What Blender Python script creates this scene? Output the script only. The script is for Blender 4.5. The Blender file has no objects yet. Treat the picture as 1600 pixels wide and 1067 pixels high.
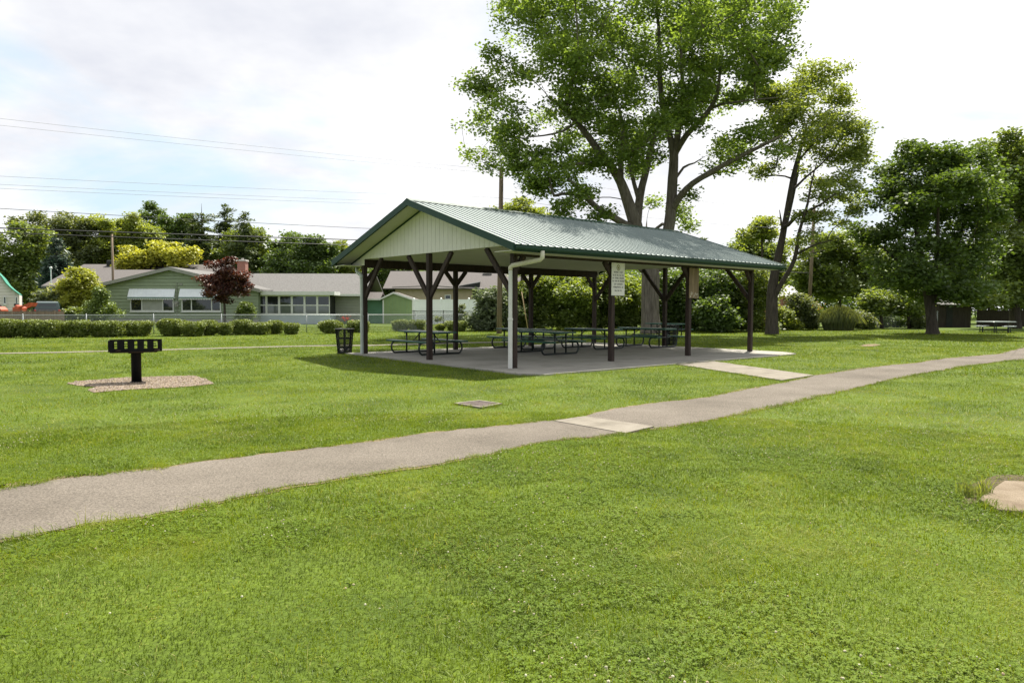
import bpy, math, random
import numpy as np
from mathutils import Vector, Matrix

# ------------------------------------------------------------------ scene, camera
sc = bpy.context.scene
col = sc.collection
F, PITCH, ROLL, EYE = 1127.8, 0.04666, 0.00243, 1.6
cp, sp_ = math.cos(PITCH), math.sin(PITCH)
cr, sr = math.cos(ROLL), math.sin(ROLL)
R0 = np.array([1., 0, 0]); U0 = np.array([0, sp_, cp]); FW = np.array([0, cp, -sp_])
RT = cr*R0 + sr*U0
UP = cr*U0 - sr*R0
cam_d = bpy.data.cameras.new("camera")
cam = bpy.data.objects.new("camera", cam_d); col.objects.link(cam)
M4 = Matrix(((RT[0], UP[0], -FW[0], 0), (RT[1], UP[1], -FW[1], 0), (RT[2], UP[2], -FW[2], EYE), (0, 0, 0, 1)))
cam.matrix_world = M4
cam_d.sensor_width = 36; cam_d.lens = F/1600*36
cam_d.clip_start = 0.05; cam_d.clip_end = 3000
sc.camera = cam

def ray(x, y):
    return RT*((x-800)/F) - UP*((y-533.5)/F) + FW
def gp(x, y, z=0.0):
    """where a sight line of the survey photograph meets the level z"""
    d = ray(x, y); t = (z-EYE)/d[2]
    return np.array([t*d[0], t*d[1], z])
def at(x, y, Y):
    """surveyed point at distance Y"""
    d = ray(x, y); t = Y/d[1]
    return np.array([t*d[0], Y, EYE+t*d[2]])
def atx(x, Y): return at(x, 500, Y)[0]
def base(x, Y): return np.array([atx(x, Y), Y, 0.0])
def hz(x, y, Y): return at(x, y, Y)[2]

# ------------------------------------------------------------------ tagging
def tag(o, label=None, cat=None, group=None, kind=None):
    if label: o["label"] = label
    if cat: o["category"] = cat
    if group: o["group"] = group
    if kind: o["kind"] = kind
    return o
def empty(name, loc, label, cat, group=None, rz=0.0):
    o = bpy.data.objects.new(name, None); col.objects.link(o)
    o.location = Vector(loc); o.rotation_euler = (0, 0, rz); o.empty_display_size = .2
    return tag(o, label, cat, group)
def copy_tree(o, parent=None):
    c = o.copy(); col.objects.link(c)
    if parent: c.parent = parent
    for ch in list(o.children): copy_tree(ch, c)
    return c

# ------------------------------------------------------------------ mesh builder
def nrm(v):
    v = np.asarray(v, float); return v/(np.linalg.norm(v)+1e-12)
class MB:
    def __init__(s): s.v = []; s.f = []
    def add(s, vs, fs):
        n = len(s.v); s.v += [tuple(map(float, p)) for p in vs]; s.f += [tuple(i+n for i in f) for f in fs]; return s
    def box(s, x0, x1, y0, y1, z0, z1):
        vs = [(x0,y0,z0),(x1,y0,z0),(x1,y1,z0),(x0,y1,z0),(x0,y0,z1),(x1,y0,z1),(x1,y1,z1),(x0,y1,z1)]
        return s.add(vs, [(0,3,2,1),(4,5,6,7),(0,1,5,4),(1,2,6,5),(2,3,7,6),(3,0,4,7)])
    def cbox(s, x0, x1, y0, y1, z0, z1, b=.01):
        """box with chamfered vertical and top edges"""
        b = min(b, (x1-x0)*.45, (y1-y0)*.45)
        def ring(x0,x1,y0,y1,z): return [(x0+b,y0,z),(x1-b,y0,z),(x1,y0+b,z),(x1,y1-b,z),(x1-b,y1,z),(x0+b,y1,z),(x0,y1-b,z),(x0,y0+b,z)]
        return s.loft([ring(x0,x1,y0,y1,z0), ring(x0,x1,y0,y1,z1-b), ring(x0+b,x1-b,y0+b,y1-b,z1)])
    def loft(s, rings, cap0=True, cap1=True, closed=True):
        n = len(rings[0]); vs = [p for r in rings for p in r]; fs = []
        for k in range(len(rings)-1):
            for i in range(n if closed else n-1):
                j = (i+1) % n
                fs.append((k*n+i, k*n+j, (k+1)*n+j, (k+1)*n+i))
        if cap0: fs.append(tuple(reversed(range(n))))
        if cap1: fs.append(tuple((len(rings)-1)*n+i for i in range(n)))
        return s.add(vs, fs)
    def beam(s, p0, p1, w, h, up=(0,0,1)):
        p0 = np.asarray(p0,float); p1 = np.asarray(p1,float); d = nrm(p1-p0)
        u = np.asarray(up,float)
        if abs(d@u) > .99: u = np.array([1.,0,0])
        r = nrm(np.cross(d,u)); u = np.cross(r,d)
        q = [(-w/2,-h/2),(w/2,-h/2),(w/2,h/2),(-w/2,h/2)]
        return s.loft([[p+r*a+u*b for a,b in q] for p in (p0,p1)])
    def tube(s, pts, r, n=8, cap=True):
        pts = [np.asarray(p,float) for p in pts]
        rr = r if hasattr(r,'__len__') else [r]*len(pts)
        rings = []; ref = None
        for i,p in enumerate(pts):
            d = nrm((pts[i+1] if i+1 < len(pts) else p) - (pts[i-1] if i > 0 else p))
            if ref is None:
                ref = np.array([0,0,1.]) if abs(d[2]) < .9 else np.array([1.,0,0])
            a = nrm(ref - d*(ref@d)); b = np.cross(d,a); ref = a
            rings.append([p + rr[i]*(math.cos(t)*a+math.sin(t)*b) for t in (2*math.pi*k/n for k in range(n))])
        return s.loft(rings, cap, cap)
    def lathe(s, prof, n=24, c=(0,0,0), cap0=True, cap1=True):
        return s.loft([[(c[0]+r*math.cos(2*math.pi*k/n), c[1]+r*math.sin(2*math.pi*k/n), c[2]+z) for k in range(n)] for r,z in prof], cap0, cap1)
    def prism(s, poly, n0, d):
        """poly: list of 3D points, extruded by vector d"""
        d = np.asarray(d,float)
        a = [np.asarray(p,float) for p in poly]
        return s.loft([a, [p+d for p in a]])
    def sheet(s, poly, z):
        return s.add([(p[0],p[1],z) for p in poly], [tuple(range(len(poly)))])
    def xform(s, fn): s.v = [tuple(fn(np.array(p))) for p in s.v]; return s
    def shift(s, d): return s.xform(lambda p: p+np.asarray(d))
    def build(s, name, m, parent=None, smooth=False, loc=None, bevel=0):
        me = bpy.data.meshes.new(name); me.from_pydata(s.v, [], s.f); me.update()
        return link(name, me, m, parent, smooth, loc, bevel, fix=True)
def link(name, me, m, parent=None, smooth=False, loc=None, bevel=0, fix=False):
    if m: me.materials.append(m)
    if fix:
        import bmesh
        bm = bmesh.new(); bm.from_mesh(me); bmesh.ops.recalc_face_normals(bm, faces=bm.faces); bm.to_mesh(me); bm.free()
    if smooth: me.polygons.foreach_set("use_smooth", [True]*len(me.polygons))
    o = bpy.data.objects.new(name, me); col.objects.link(o)
    if parent: o.parent = parent
    if loc is not None: o.location = Vector(loc)
    if bevel:
        b = o.modifiers.new("bevel", 'BEVEL'); b.width = bevel; b.segments = 2; b.limit_method = 'ANGLE'
    return o
def np_mesh(name, verts, nper, m, parent=None, tint=None, loc=None, smooth=False):
    """verts (N*nper,3): N polygons of nper corners each, unshared"""
    verts = np.ascontiguousarray(verts, dtype=np.float32); nv = len(verts); n = nv//nper
    me = bpy.data.meshes.new(name)
    me.vertices.add(nv); me.vertices.foreach_set("co", verts.ravel())
    me.loops.add(nv); me.loops.foreach_set("vertex_index", np.arange(nv, dtype=np.int32))
    me.polygons.add(n); me.polygons.foreach_set("loop_start", np.arange(0, nv, nper, dtype=np.int32))
    if tint is not None:
        a = me.attributes.new("tint", 'FLOAT', 'FACE'); a.data.foreach_set("value", np.ascontiguousarray(tint, dtype=np.float32))
    me.update(calc_edges=True)
    return link(name, me, m, parent, smooth, loc)

# ------------------------------------------------------------------ materials
def nt(m):
    m.use_nodes = True; t = m.node_tree; t.nodes.clear(); return t
def mat(name, c, rough=.8, var=.12, scale=6., metal=0., bump=0., bscale=40., spec=.3, c2=None, stretch=None, detail=4., coat=0.):
    m = bpy.data.materials.new(name); t = nt(m); N = t.nodes; L = t.links
    out = N.new('ShaderNodeOutputMaterial'); b = N.new('ShaderNodeBsdfPrincipled'); L.new(b.outputs[0], out.inputs[0])
    tc = N.new('ShaderNodeTexCoord'); src = tc.outputs['Object']
    if stretch:
        mp = N.new('ShaderNodeMapping'); mp.inputs['Scale'].default_value = stretch; L.new(src, mp.inputs[0]); src = mp.outputs[0]
    nz = N.new('ShaderNodeTexNoise'); nz.inputs['Scale'].default_value = scale; nz.inputs['Detail'].default_value = detail; nz.inputs['Roughness'].default_value = .6
    L.new(src, nz.inputs['Vector'])
    rp = N.new('ShaderNodeValToRGB'); L.new(nz.outputs['Fac'], rp.inputs[0])
    a = [max(0, x*(1-var)) for x in c]; d = c2 if c2 else [min(1, x*(1+var)) for x in c]
    rp.color_ramp.elements[0].position = .3; rp.color_ramp.elements[0].color = (*a, 1)
    rp.color_ramp.elements[1].position = .7; rp.color_ramp.elements[1].color = (*d, 1)
    L.new(rp.outputs[0], b.inputs['Base Color'])
    b.inputs['Roughness'].default_value = rough; b.inputs['Metallic'].default_value = metal
    b.inputs['Specular IOR Level'].default_value = spec
    if coat: b.inputs['Coat Weight'].default_value = coat
    if bump:
        n2 = N.new('ShaderNodeTexNoise'); n2.inputs['Scale'].default_value = bscale; n2.inputs['Detail'].default_value = 5; L.new(src, n2.inputs['Vector'])
        bp = N.new('ShaderNodeBump'); bp.inputs['Strength'].default_value = bump; bp.inputs['Distance'].default_value = .02
        L.new(n2.outputs['Fac'], bp.inputs['Height']); L.new(bp.outputs[0], b.inputs['Normal'])
    return m
def leaf_mat(name, cols, trans=.45, rough=.55, gloss=.06, warm=(1.25, 1.12, .45)):
    """foliage: reflected and transmitted light, colour by leaf tint"""
    m = bpy.data.materials.new(name); t = nt(m); N = t.nodes; L = t.links
    out = N.new('ShaderNodeOutputMaterial')
    at_ = N.new('ShaderNodeAttribute'); at_.attribute_name = "tint"
    rp = N.new('ShaderNodeValToRGB'); L.new(at_.outputs['Fac'], rp.inputs[0])
    els = rp.color_ramp.elements
    while len(els) < len(cols): els.new(.5)
    for i, c in enumerate(cols):
        els[i].position = i/(len(cols)-1); els[i].color = (*c, 1)
    df = N.new('ShaderNodeBsdfDiffuse'); L.new(rp.outputs[0], df.inputs[0])
    mu = N.new('ShaderNodeMix'); mu.data_type = 'RGBA'; mu.blend_type = 'MULTIPLY'; mu.inputs[0].default_value = 1
    L.new(rp.outputs[0], mu.inputs[6]); mu.inputs[7].default_value = (*warm, 1)
    tr = N.new('ShaderNodeBsdfTranslucent'); L.new(mu.outputs[2], tr.inputs[0])
    mx = N.new('ShaderNodeMixShader'); mx.inputs[0].default_value = trans; L.new(df.outputs[0], mx.inputs[1]); L.new(tr.outputs[0], mx.inputs[2])
    gl = N.new('ShaderNodeBsdfGlossy'); gl.inputs['Roughness'].default_value = rough; gl.inputs[0].default_value = (.9, .9, .85, 1)
    mg = N.new('ShaderNodeMixShader'); mg.inputs[0].default_value = gloss; L.new(mx.outputs[0], mg.inputs[1]); L.new(gl.outputs[0], mg.inputs[2])
    L.new(mg.outputs[0], out.inputs[0])
    return m
def ground_mat(name, stops, scale, fine=(60., .25), bump=.3, bscale=120., rough=.95):
    """stops: colours driven by broad noise, speckled by a finer one"""
    m = bpy.data.materials.new(name); t = nt(m); N = t.nodes; L = t.links
    out = N.new('ShaderNodeOutputMaterial'); b = N.new('ShaderNodeBsdfPrincipled'); L.new(b.outputs[0], out.inputs[0])
    tc = N.new('ShaderNodeTexCoord')
    nz = N.new('ShaderNodeTexNoise'); nz.inputs['Scale'].default_value = scale; nz.inputs['Detail'].default_value = 6; nz.inputs['Roughness'].default_value = .65
    L.new(tc.outputs['Object'], nz.inputs['Vector'])
    rp = N.new('ShaderNodeValToRGB'); L.new(nz.outputs['Fac'], rp.inputs[0]); els = rp.color_ramp.elements
    while len(els) < len(stops): els.new(.5)
    for i, c in enumerate(stops):
        els[i].position = .28+.44*i/(len(stops)-1); els[i].color = (*c, 1)
    n2 = N.new('ShaderNodeTexNoise'); n2.inputs['Scale'].default_value = fine[0]; n2.inputs['Detail'].default_value = 3; L.new(tc.outputs['Object'], n2.inputs['Vector'])
    mr = N.new('ShaderNodeMapRange'); mr.inputs[1].default_value = .3; mr.inputs[2].default_value = .7; mr.inputs[3].default_value = 1-fine[1]; mr.inputs[4].default_value = 1+fine[1]
    L.new(n2.outputs['Fac'], mr.inputs[0])
    mu = N.new('ShaderNodeMix'); mu.data_type = 'RGBA'; mu.blend_type = 'MULTIPLY'; mu.inputs[0].default_value = 1
    L.new(rp.outputs[0], mu.inputs[6]); L.new(mr.outputs[0], mu.inputs[7]); L.new(mu.outputs[2], b.inputs['Base Color'])
    b.inputs['Roughness'].default_value = rough; b.inputs['Specular IOR Level'].default_value = .15
    n3 = N.new('ShaderNodeTexNoise'); n3.inputs['Scale'].default_value = bscale; n3.inputs['Detail'].default_value = 4; L.new(tc.outputs['Object'], n3.inputs['Vector'])
    bp = N.new('ShaderNodeBump'); bp.inputs['Strength'].default_value = bump; bp.inputs['Distance'].default_value = .01; L.new(n3.outputs['Fac'], bp.inputs['Height']); L.new(bp.outputs[0], b.inputs['Normal'])
    return m
def brick_mat(name, c1, c2, mortar, scale=1., w=.22, h=.075):
    m = bpy.data.materials.new(name); t = nt(m); N = t.nodes; L = t.links
    out = N.new('ShaderNodeOutputMaterial'); b = N.new('ShaderNodeBsdfPrincipled'); L.new(b.outputs[0], out.inputs[0])
    tc = N.new('ShaderNodeTexCoord'); sx = N.new('ShaderNodeSeparateXYZ'); L.new(tc.outputs['Object'], sx.inputs[0])
    ad = N.new('ShaderNodeMath'); ad.operation = 'ADD'; L.new(sx.outputs[0], ad.inputs[0]); L.new(sx.outputs[1], ad.inputs[1])
    cb = N.new('ShaderNodeCombineXYZ'); L.new(ad.outputs[0], cb.inputs[0]); L.new(sx.outputs[2], cb.inputs[1])
    br = N.new('ShaderNodeTexBrick'); br.inputs['Scale'].default_value = scale; br.inputs['Brick Width'].default_value = w; br.inputs['Row Height'].default_value = h; br.inputs['Mortar Size'].default_value = .008
    br.inputs['Color1'].default_value = (*c1, 1); br.inputs['Color2'].default_value = (*c2, 1); br.inputs['Mortar'].default_value = (*mortar, 1)
    L.new(cb.outputs[0], br.inputs[0]); L.new(br.outputs[0], b.inputs['Base Color']); b.inputs['Roughness'].default_value = .9
    return m

# ------------------------------------------------------------------ value noise for placing things
_rs = np.random.RandomState(7); _lat = _rs.rand(256, 256)
def vnoise(x, y, s):
    x = np.asarray(x)/s; y = np.asarray(y)/s
    xi = np.floor(x).astype(int); yi = np.floor(y).astype(int); fx = x-xi; fy = y-yi
    fx = fx*fx*(3-2*fx); fy = fy*fy*(3-2*fy)
    g = lambda a, b: _lat[a % 256, b % 256]
    return (g(xi,yi)*(1-fx)+g(xi+1,yi)*fx)*(1-fy) + (g(xi,yi+1)*(1-fx)+g(xi+1,yi+1)*fx)*fy
def inpoly(x, y, poly):
    p = np.asarray(poly)[:, :2]; r = np.zeros(x.shape, bool); j = len(p)-1
    for i in range(len(p)):
        xi, yi = p[i]; xj, yj = p[j]
        c = ((yi > y) != (yj > y)) & (x < (xj-xi)*(y-yi)/((yj-yi) if yj != yi else 1e-9)+xi)
        r ^= c; j = i
    return r
# ------------------------------------------------------------------ sky and sun
SUN = nrm([.26, .58, 1.0]); sun_el = math.asin(SUN[2]); sun_az = math.atan2(SUN[0], SUN[1])
w = bpy.data.worlds.new("World"); sc.world = w; w.use_nodes = True
t = w.node_tree; t.nodes.clear(); N = t.nodes; L = t.links
out = N.new('ShaderNodeOutputWorld'); bg = N.new('ShaderNodeBackground'); L.new(bg.outputs[0], out.inputs[0])
bg.inputs[1].default_value = .1
sky = N.new('ShaderNodeTexSky'); sky.sky_type = 'NISHITA'; sky.sun_disc = False
sky.sun_elevation = sun_el; sky.sun_rotation = sun_az; sky.air_density = 1.0; sky.dust_density = 2.0
tc = N.new('ShaderNodeTexCoord'); sx = N.new('ShaderNodeSeparateXYZ'); L.new(tc.outputs['Generated'], sx.inputs[0])
def math_(op, a, b=None, cl=False):
    n = N.new('ShaderNodeMath'); n.operation = op; n.use_clamp = cl
    for i, v in enumerate((a, b)):
        if v is None: continue
        if isinstance(v, (int, float)): n.inputs[i].default_value = v
        else: L.new(v, n.inputs[i])
    return n.outputs[0]
zz = math_('ADD', math_('MAXIMUM', sx.outputs[2], 0.0), .22)
cb = N.new('ShaderNodeCombineXYZ'); L.new(math_('DIVIDE', sx.outputs[0], zz), cb.inputs[0]); L.new(math_('DIVIDE', sx.outputs[1], zz), cb.inputs[1])
def wn(scale, detail, off, rough=.55, dist=0.):
    mp = N.new('ShaderNodeMapping'); mp.inputs['Location'].default_value = off; L.new(cb.outputs[0], mp.inputs[0])
    n = N.new('ShaderNodeTexNoise'); n.inputs['Scale'].default_value = scale; n.inputs['Detail'].default_value = detail; n.inputs['Roughness'].default_value = rough; n.inputs['Distortion'].default_value = dist
    L.new(mp.outputs[0], n.inputs['Vector']); return n.outputs['Fac']
def ramp(fac, stops):
    r = N.new('ShaderNodeValToRGB'); L.new(fac, r.inputs[0]); e = r.color_ramp.elements
    while len(e) < len(stops): e.new(.5)
    for i, (p, c) in enumerate(stops): e[i].position = p; e[i].color = (*c, 1)
    return r.outputs[0]
def mixc(f, a, b):
    m = N.new('ShaderNodeMix'); m.data_type = 'RGBA'
    if isinstance(f, float): m.inputs[0].default_value = f
    else: L.new(f, m.inputs[0])
    for i, v in ((6, a), (7, b)):
        if isinstance(v, tuple): m.inputs[i].default_value = (*v, 1)
        else: L.new(v, m.inputs[i])
    return m.outputs[2]
dp = N.new('ShaderNodeVectorMath'); dp.operation = 'DOT_PRODUCT'; L.new(tc.outputs['Generated'], dp.inputs[0]); dp.inputs[1].default_value = tuple(SUN)
glow = math_('POWER', math_('MAXIMUM', dp.outputs['Value'], 0.0), 3.0)
cover = ramp(math_('ADD', wn(1.25, 7, (3.1, .4, 0), .55, .3), math_('MULTIPLY', glow, .30)), [(.34, (0, 0, 0)), (.54, (1, 1, 1))])
shade = ramp(math_('ADD', wn(.9, 6, (8.3, 2.2, 0), .6), math_('MULTIPLY', glow, .16)), [(.34, (3.3, 3.4, 3.75)), (.46, (3.95, 4.0, 4.2)), (.58, (4.7, 4.7, 4.75)), (.74, (6.0, 6.0, 6.0))])
gap = mixc(.85, sky.outputs[0], (2.9, 3.65, 4.2))
skyc = mixc(cover, gap, shade)
# below the horizon the dome is a dull green grey
low = math_('GREATER_THAN', sx.outputs[2], -0.01)
L.new(mixc(low, (1.0, 1.2, .7), skyc), bg.inputs[0])
sl = bpy.data.lights.new("sun", 'SUN'); sl.energy = 4.6; sl.angle = math.radians(.53); sl.color = (1, .95, .86)
so = bpy.data.objects.new("sun", sl); col.objects.link(so)
so.rotation_euler = Vector(-SUN).to_track_quat('-Z', 'Y').to_euler(); so.location = (20, 10, 60)
sc.view_settings.view_transform = 'Standard'; sc.view_settings.look = 'None'; sc.view_settings.gamma = 1; sc.view_settings.use_curve_mapping = False
sc.view_settings.exposure = 1.25
sc.cycles.max_bounces = 7; sc.cycles.diffuse_bounces = 5; sc.cycles.glossy_bounces = 3; sc.cycles.transmission_bounces = 4; sc.cycles.transparent_max_bounces = 6
# ------------------------------------------------------------------ shelter frame (s along the long side, t across)
TH = .7201; SA = np.array([math.cos(TH), math.sin(TH), 0]); SB = np.array([-math.sin(TH), math.cos(TH), 0])
P1 = np.array([.045, 18.649, 0.]); SL, SW = 11.44, 7.60
def S(s, t, z=0.): return P1 + SA*s + SB*t + np.array([0, 0, z])

# ------------------------------------------------------------------ ground and paving
m_soil = ground_mat("lawn_soil", [(.034, .054, .008), (.056, .086, .010), (.082, .118, .013), (.045, .070, .009)], .6, (35., .35), .6, 60.)
m_asph = ground_mat("asphalt", [(.092, .079, .063), (.133, .115, .093), (.168, .146, .120)], .5, (60., .40), .8, 120.)
m_conc = ground_mat("concrete", [(.130, .115, .090), (.195, .174, .140), (.230, .208, .170)], 2.2, (90., .12), .12, 180.)
m_slab = ground_mat("slab_concrete", [(.21, .198, .172), (.29, .275, .242), (.33, .312, .278)], .9, (80., .12), .1, 160.)
m_grav = ground_mat("gravel_bed", [(.13, .10, .068), (.20, .155, .108), (.26, .21, .155)], 3., (45., .5), 1., 70.)
m_dirt = ground_mat("bare_dirt", [(.085, .075, .035), (.15, .115, .065), (.21, .16, .10)], 3., (50., .3), .6, 80.)
g = MB()
n = 60; xs = [-400+800*i/n for i in range(n+1)]; ys = [-60+560*i/n for i in range(n+1)]
g.add([(x, y, 0) for y in ys for x in xs], [(j*(n+1)+i, j*(n+1)+i+1, (j+1)*(n+1)+i+1, (j+1)*(n+1)+i) for j in range(n) for i in range(n)])
tag(g.build("ground", m_soil), kind="structure")

up_px = [(-260,796),(0,765.6),(112,747),(210,737.5),(311,724),(431,709),(506,700),(600,689),(680,676.4),(780,667),(870,657.5),(912,652),(975,637),(1040,629),(1106,621.4),(1170,609),(1234,596.5),(1275,587),(1325,580),(1370,573),(1432,567.5),(1482,560),(1562,553.7),(1600,543.5),(1680,536),(1760,531)]
lo_px = [(-260,930),(0,846),(112,824),(225,807),(337,786),(450,762),(600,737.5),(730,717),(835,693),(975,676),(1029,670),(1100,658),(1164,645),(1230,631),(1310,612.5),(1385,595),(1450,582),(1520,571),(1600,561),(1680,552),(1760,545)]
def densify(P, k=5):
    o = []
    for a, b in zip(P[:-1], P[1:]):
        for i in range(k): o.append(np.asarray(a)*(1-i/k)+np.asarray(b)*i/k)
    o.append(np.asarray(P[-1])); return o
def wob(P, amp, seed):
    r = np.random.RandomState(seed); o = []
    for p in P:
        q = np.array(p, float); q[:2] += r.uniform(-amp, amp, 2); o.append(q)
    return o
upw = wob(densify([gp(*p) for p in up_px], 11), .05, 1); low_ = wob(densify([gp(*p) for p in lo_px], 11), .045, 2)
path_poly = upw + low_[::-1]
def resamp(P, k):
    P = np.array(P); d = np.r_[0, np.cumsum(np.linalg.norm(np.diff(P, axis=0), axis=1))]; q = np.linspace(0, d[-1], k)
    return np.stack([np.interp(q, d, P[:, i]) for i in range(3)], 1)
def offs(P, d, seed):
    r = np.random.RandomState(seed); P = resamp(P, 420); T = np.gradient(P, axis=0); Nn = np.stack([-T[:, 1], T[:, 0], 0*T[:, 0]], 1); Nn /= np.linalg.norm(Nn, axis=1)[:, None]
    k = d*(.55+1.3*vnoise(P[:, 0]+seed*9, P[:, 1], .5)*vnoise(P[:, 0]+seed*5, P[:, 1]+3, 2.2)*1.6); return P+Nn*k[:, None]
E_ = offs(upw, .075, 1); G_ = offs(low_, -.035, 2); g = MB()
g.add([(p[0], p[1], .007) for p in E_]+[(p[0], p[1], .007) for p in G_], [(i, i+1, 420+i+1, 420+i) for i in range(419)])
tag(g.build("path_shoulder", m_dirt), kind="structure")
A_ = resamp(upw, 260); B_ = resamp(low_, 260); g = MB()
g.add([(p[0], p[1], .012) for p in A_]+[(p[0], p[1], .012) for p in B_], [(i, i+1, 260+i+1, 260+i) for i in range(259)])
tag(g.build("asphalt_path", m_asph), kind="structure")
# concrete strip across the path, heaved a little above the asphalt at its far edge
g = MB(); q = [gp(866,659), gp(913,653), gp(1022,669), gp(977,678.5)]
g.loft([[ (p[0], p[1], -.02) for p in q], [(q[0][0],q[0][1],.02),(q[1][0],q[1][1],.030),(q[2][0],q[2][1],.030),(q[3][0],q[3][1],.02)]])
tag(g.build("concrete_strip", m_conc), kind="structure")
strip_poly = q
# walkway from the slab down to the path
walk_poly = [gp(1058,570.3), gp(1116,565.5), gp(1272,587.5), gp(1222,595.5)]
g = MB(); a, b, c, d = walk_poly
for k in range(4):
    u0, u1 = k/4+(.002 if k else 0), (k+1)/4-.002
    pts = [a+(d-a)*u0, b+(c-b)*u0, b+(c-b)*u1, a+(d-a)*u1]
    g.loft([[(p[0],p[1],-.03) for p in pts], [(p[0],p[1],.024) for p in pts]])
tag(g.build("concrete_walkway", m_conc), kind="structure")
# shelter floor, cast in bays with open joints
slab_poly = [S(-.95,-1.2), S(-.6,-1.85), S(SL+.25,-1.55), S(SL+.75,-.9), S(SL+.7,8.35), S(-.35,8.35)]
g = MB(); ss = [-.9, 0, SL/3, 2*SL/3, SL, SL+.7]; ts = [-1.78, 0, 3.8, 7.6, 8.35]
for i in range(5):
    for j in range(4):
        s0, s1, t0, t1 = ss[i]+.006, ss[i+1]-.006, ts[j]+.006, ts[j+1]-.006
        z = .04+.002*((i*3+j*5) % 3)
        q = [(s0,t0),(s1,t0),(s1,t1),(s0,t1)]
        if i == 0: q[0] = (-.9 if j == 0 else -.85+.06*t0, t0); q[3] = (-.85+.06*t1, t1)
        if i == 0 and j == 0: q = [(-.6, t0), (s1, t0), (s1, t1), (-.85, t1), (-.95, -1.2)]
        if i == 4 and j == 0: q = [(s0, t0+.25), (SL+.3, t0+.2), (SL+.7, -.9), (SL+.7, t1), (s0, t1)]
        g.loft([[tuple(S(a,b,-.05)) for a,b in q], [tuple(S(a,b,z)) for a,b in q]])
g.loft([[tuple(S(a,b,-.05)) for a,b in [(-.5,-1.7),(SL+.2,-1.4),(SL+.6,8.2),(-.3,8.2)]], [tuple(S(a,b,.024)) for a,b in [(-.5,-1.7),(SL+.2,-1.4),(SL+.6,8.2),(-.3,8.2)]]])
tag(g.build("concrete_floor", m_slab), kind="structure")
# narrow walk behind the shelter
fw = [(-200,555.5),(0,552.5),(100,550.7),(175,548.8),(250,547),(424,542.2),(517,540.2),(576,540),(725,536),(765,535.2),(900,532.5)]
fa = [gp(x, y-.85) for x, y in fw]; fb = [gp(x, y+.85) for x, y in fw]; g = MB(); k = len(fw)
g.add([(p[0],p[1],.012) for p in fa+fb], [(i,i+1,k+i+1,k+i) for i in range(k-1)])
tag(g.build("narrow_walk", ground_mat("worn_concrete", [(.11,.10,.072), (.16,.145,.112), (.19,.172,.136)], 1.2, (60., .2), .2, 120.)), kind="structure")
narrow_poly = fa + fb[::-1]
# gravel bed under the grill
grav_px = [(104,600),(118,596),(150,594),(190,590.5),(250,588.5),(300,587.5),(322,592),(336,600),(300,604),(262,606.5),(220,608.5),(180,611),(146,614),(140,609),(150,605),(120,603)]
grav_poly = wob(densify([gp(*p) for p in grav_px+[grav_px[0]]], 3), .03, 3)
g = MB(); g.sheet(grav_poly, .010); tag(g.build("gravel_bed", m_grav), kind="structure")
dirt_poly = wob(densify([gp(*p) for p in [(1342,540.5),(1352,538),(1368,537.6),(1377,539.5),(1366,541.3),(1352,541.8),(1342,540.5)]], 2), .05, 4)
g = MB(); g.sheet(dirt_poly, .010); tag(g.build("dirt_patch", m_dirt), kind="structure")
rs = np.random.RandomState(11)
mn = np.array(grav_poly).min(0); mx = np.array(grav_poly).max(0)
px = rs.uniform(mn[0], mx[0], 5200); py = rs.uniform(mn[1], mx[1], 5200); k = inpoly(px, py, grav_poly); px, py = px[k], py[k]
ico = []
ph = (1+5**.5)/2; iv = np.array([(-1,ph,0),(1,ph,0),(-1,-ph,0),(1,-ph,0),(0,-1,ph),(0,1,ph),(0,-1,-ph),(0,1,-ph),(ph,0,-1),(ph,0,1),(-ph,0,-1),(-ph,0,1)])/math.sqrt(1+ph*ph)
itr = np.array([(0,11,5),(0,5,1),(0,1,7),(0,7,10),(0,10,11),(1,5,9),(5,11,4),(11,10,2),(10,7,6),(7,1,8),(3,9,4),(3,4,2),(3,2,6),(3,6,8),(3,8,9),(4,9,5),(2,4,11),(6,2,10),(8,6,7),(9,8,1)])
def pebbles(name, X, Y, Z, r, m, squash=.6, seed=1):
    q = np.random.RandomState(seed); n = len(X)
    sc_ = np.stack([r*q.uniform(.7,1.3,n), r*q.uniform(.7,1.3,n), r*squash*q.uniform(.7,1.2,n)], 1)
    tri = iv[itr].reshape(-1,3)
    v = tri[None]*sc_[:,None] + np.stack([X,Y,Z],1)[:,None]
    return np_mesh(name, v.reshape(-1,3), 3, m, tint=np.repeat(q.rand(n),20))
def tint_mat(name, cols, rough=.9):
    m = bpy.data.materials.new(name); t = nt(m); N = t.nodes; L = t.links
    o = N.new('ShaderNodeOutputMaterial'); b = N.new('ShaderNodeBsdfPrincipled'); L.new(b.outputs[0], o.inputs[0]); b.inputs['Roughness'].default_value = rough; b.inputs['Specular IOR Level'].default_value = .2
    a = N.new('ShaderNodeAttribute'); a.attribute_name = "tint"; rp = N.new('ShaderNodeValToRGB'); L.new(a.outputs['Fac'], rp.inputs[0]); e = rp.color_ramp.elements
    while len(e) < len(cols): e.new(.5)
    for i, c in enumerate(cols): e[i].position = i/(len(cols)-1); e[i].color = (*c, 1)
    L.new(rp.outputs[0], b.inputs[0]); return m
m_peb = tint_mat("pebble", [(.12,.085,.06), (.21,.165,.12), (.30,.245,.19), (.38,.33,.28), (.17,.11,.08)])
tag(pebbles("gravel", px, py, np.full(len(px), .012), rs.uniform(.006,.02,len(px)), m_peb), kind="stuff")
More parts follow.
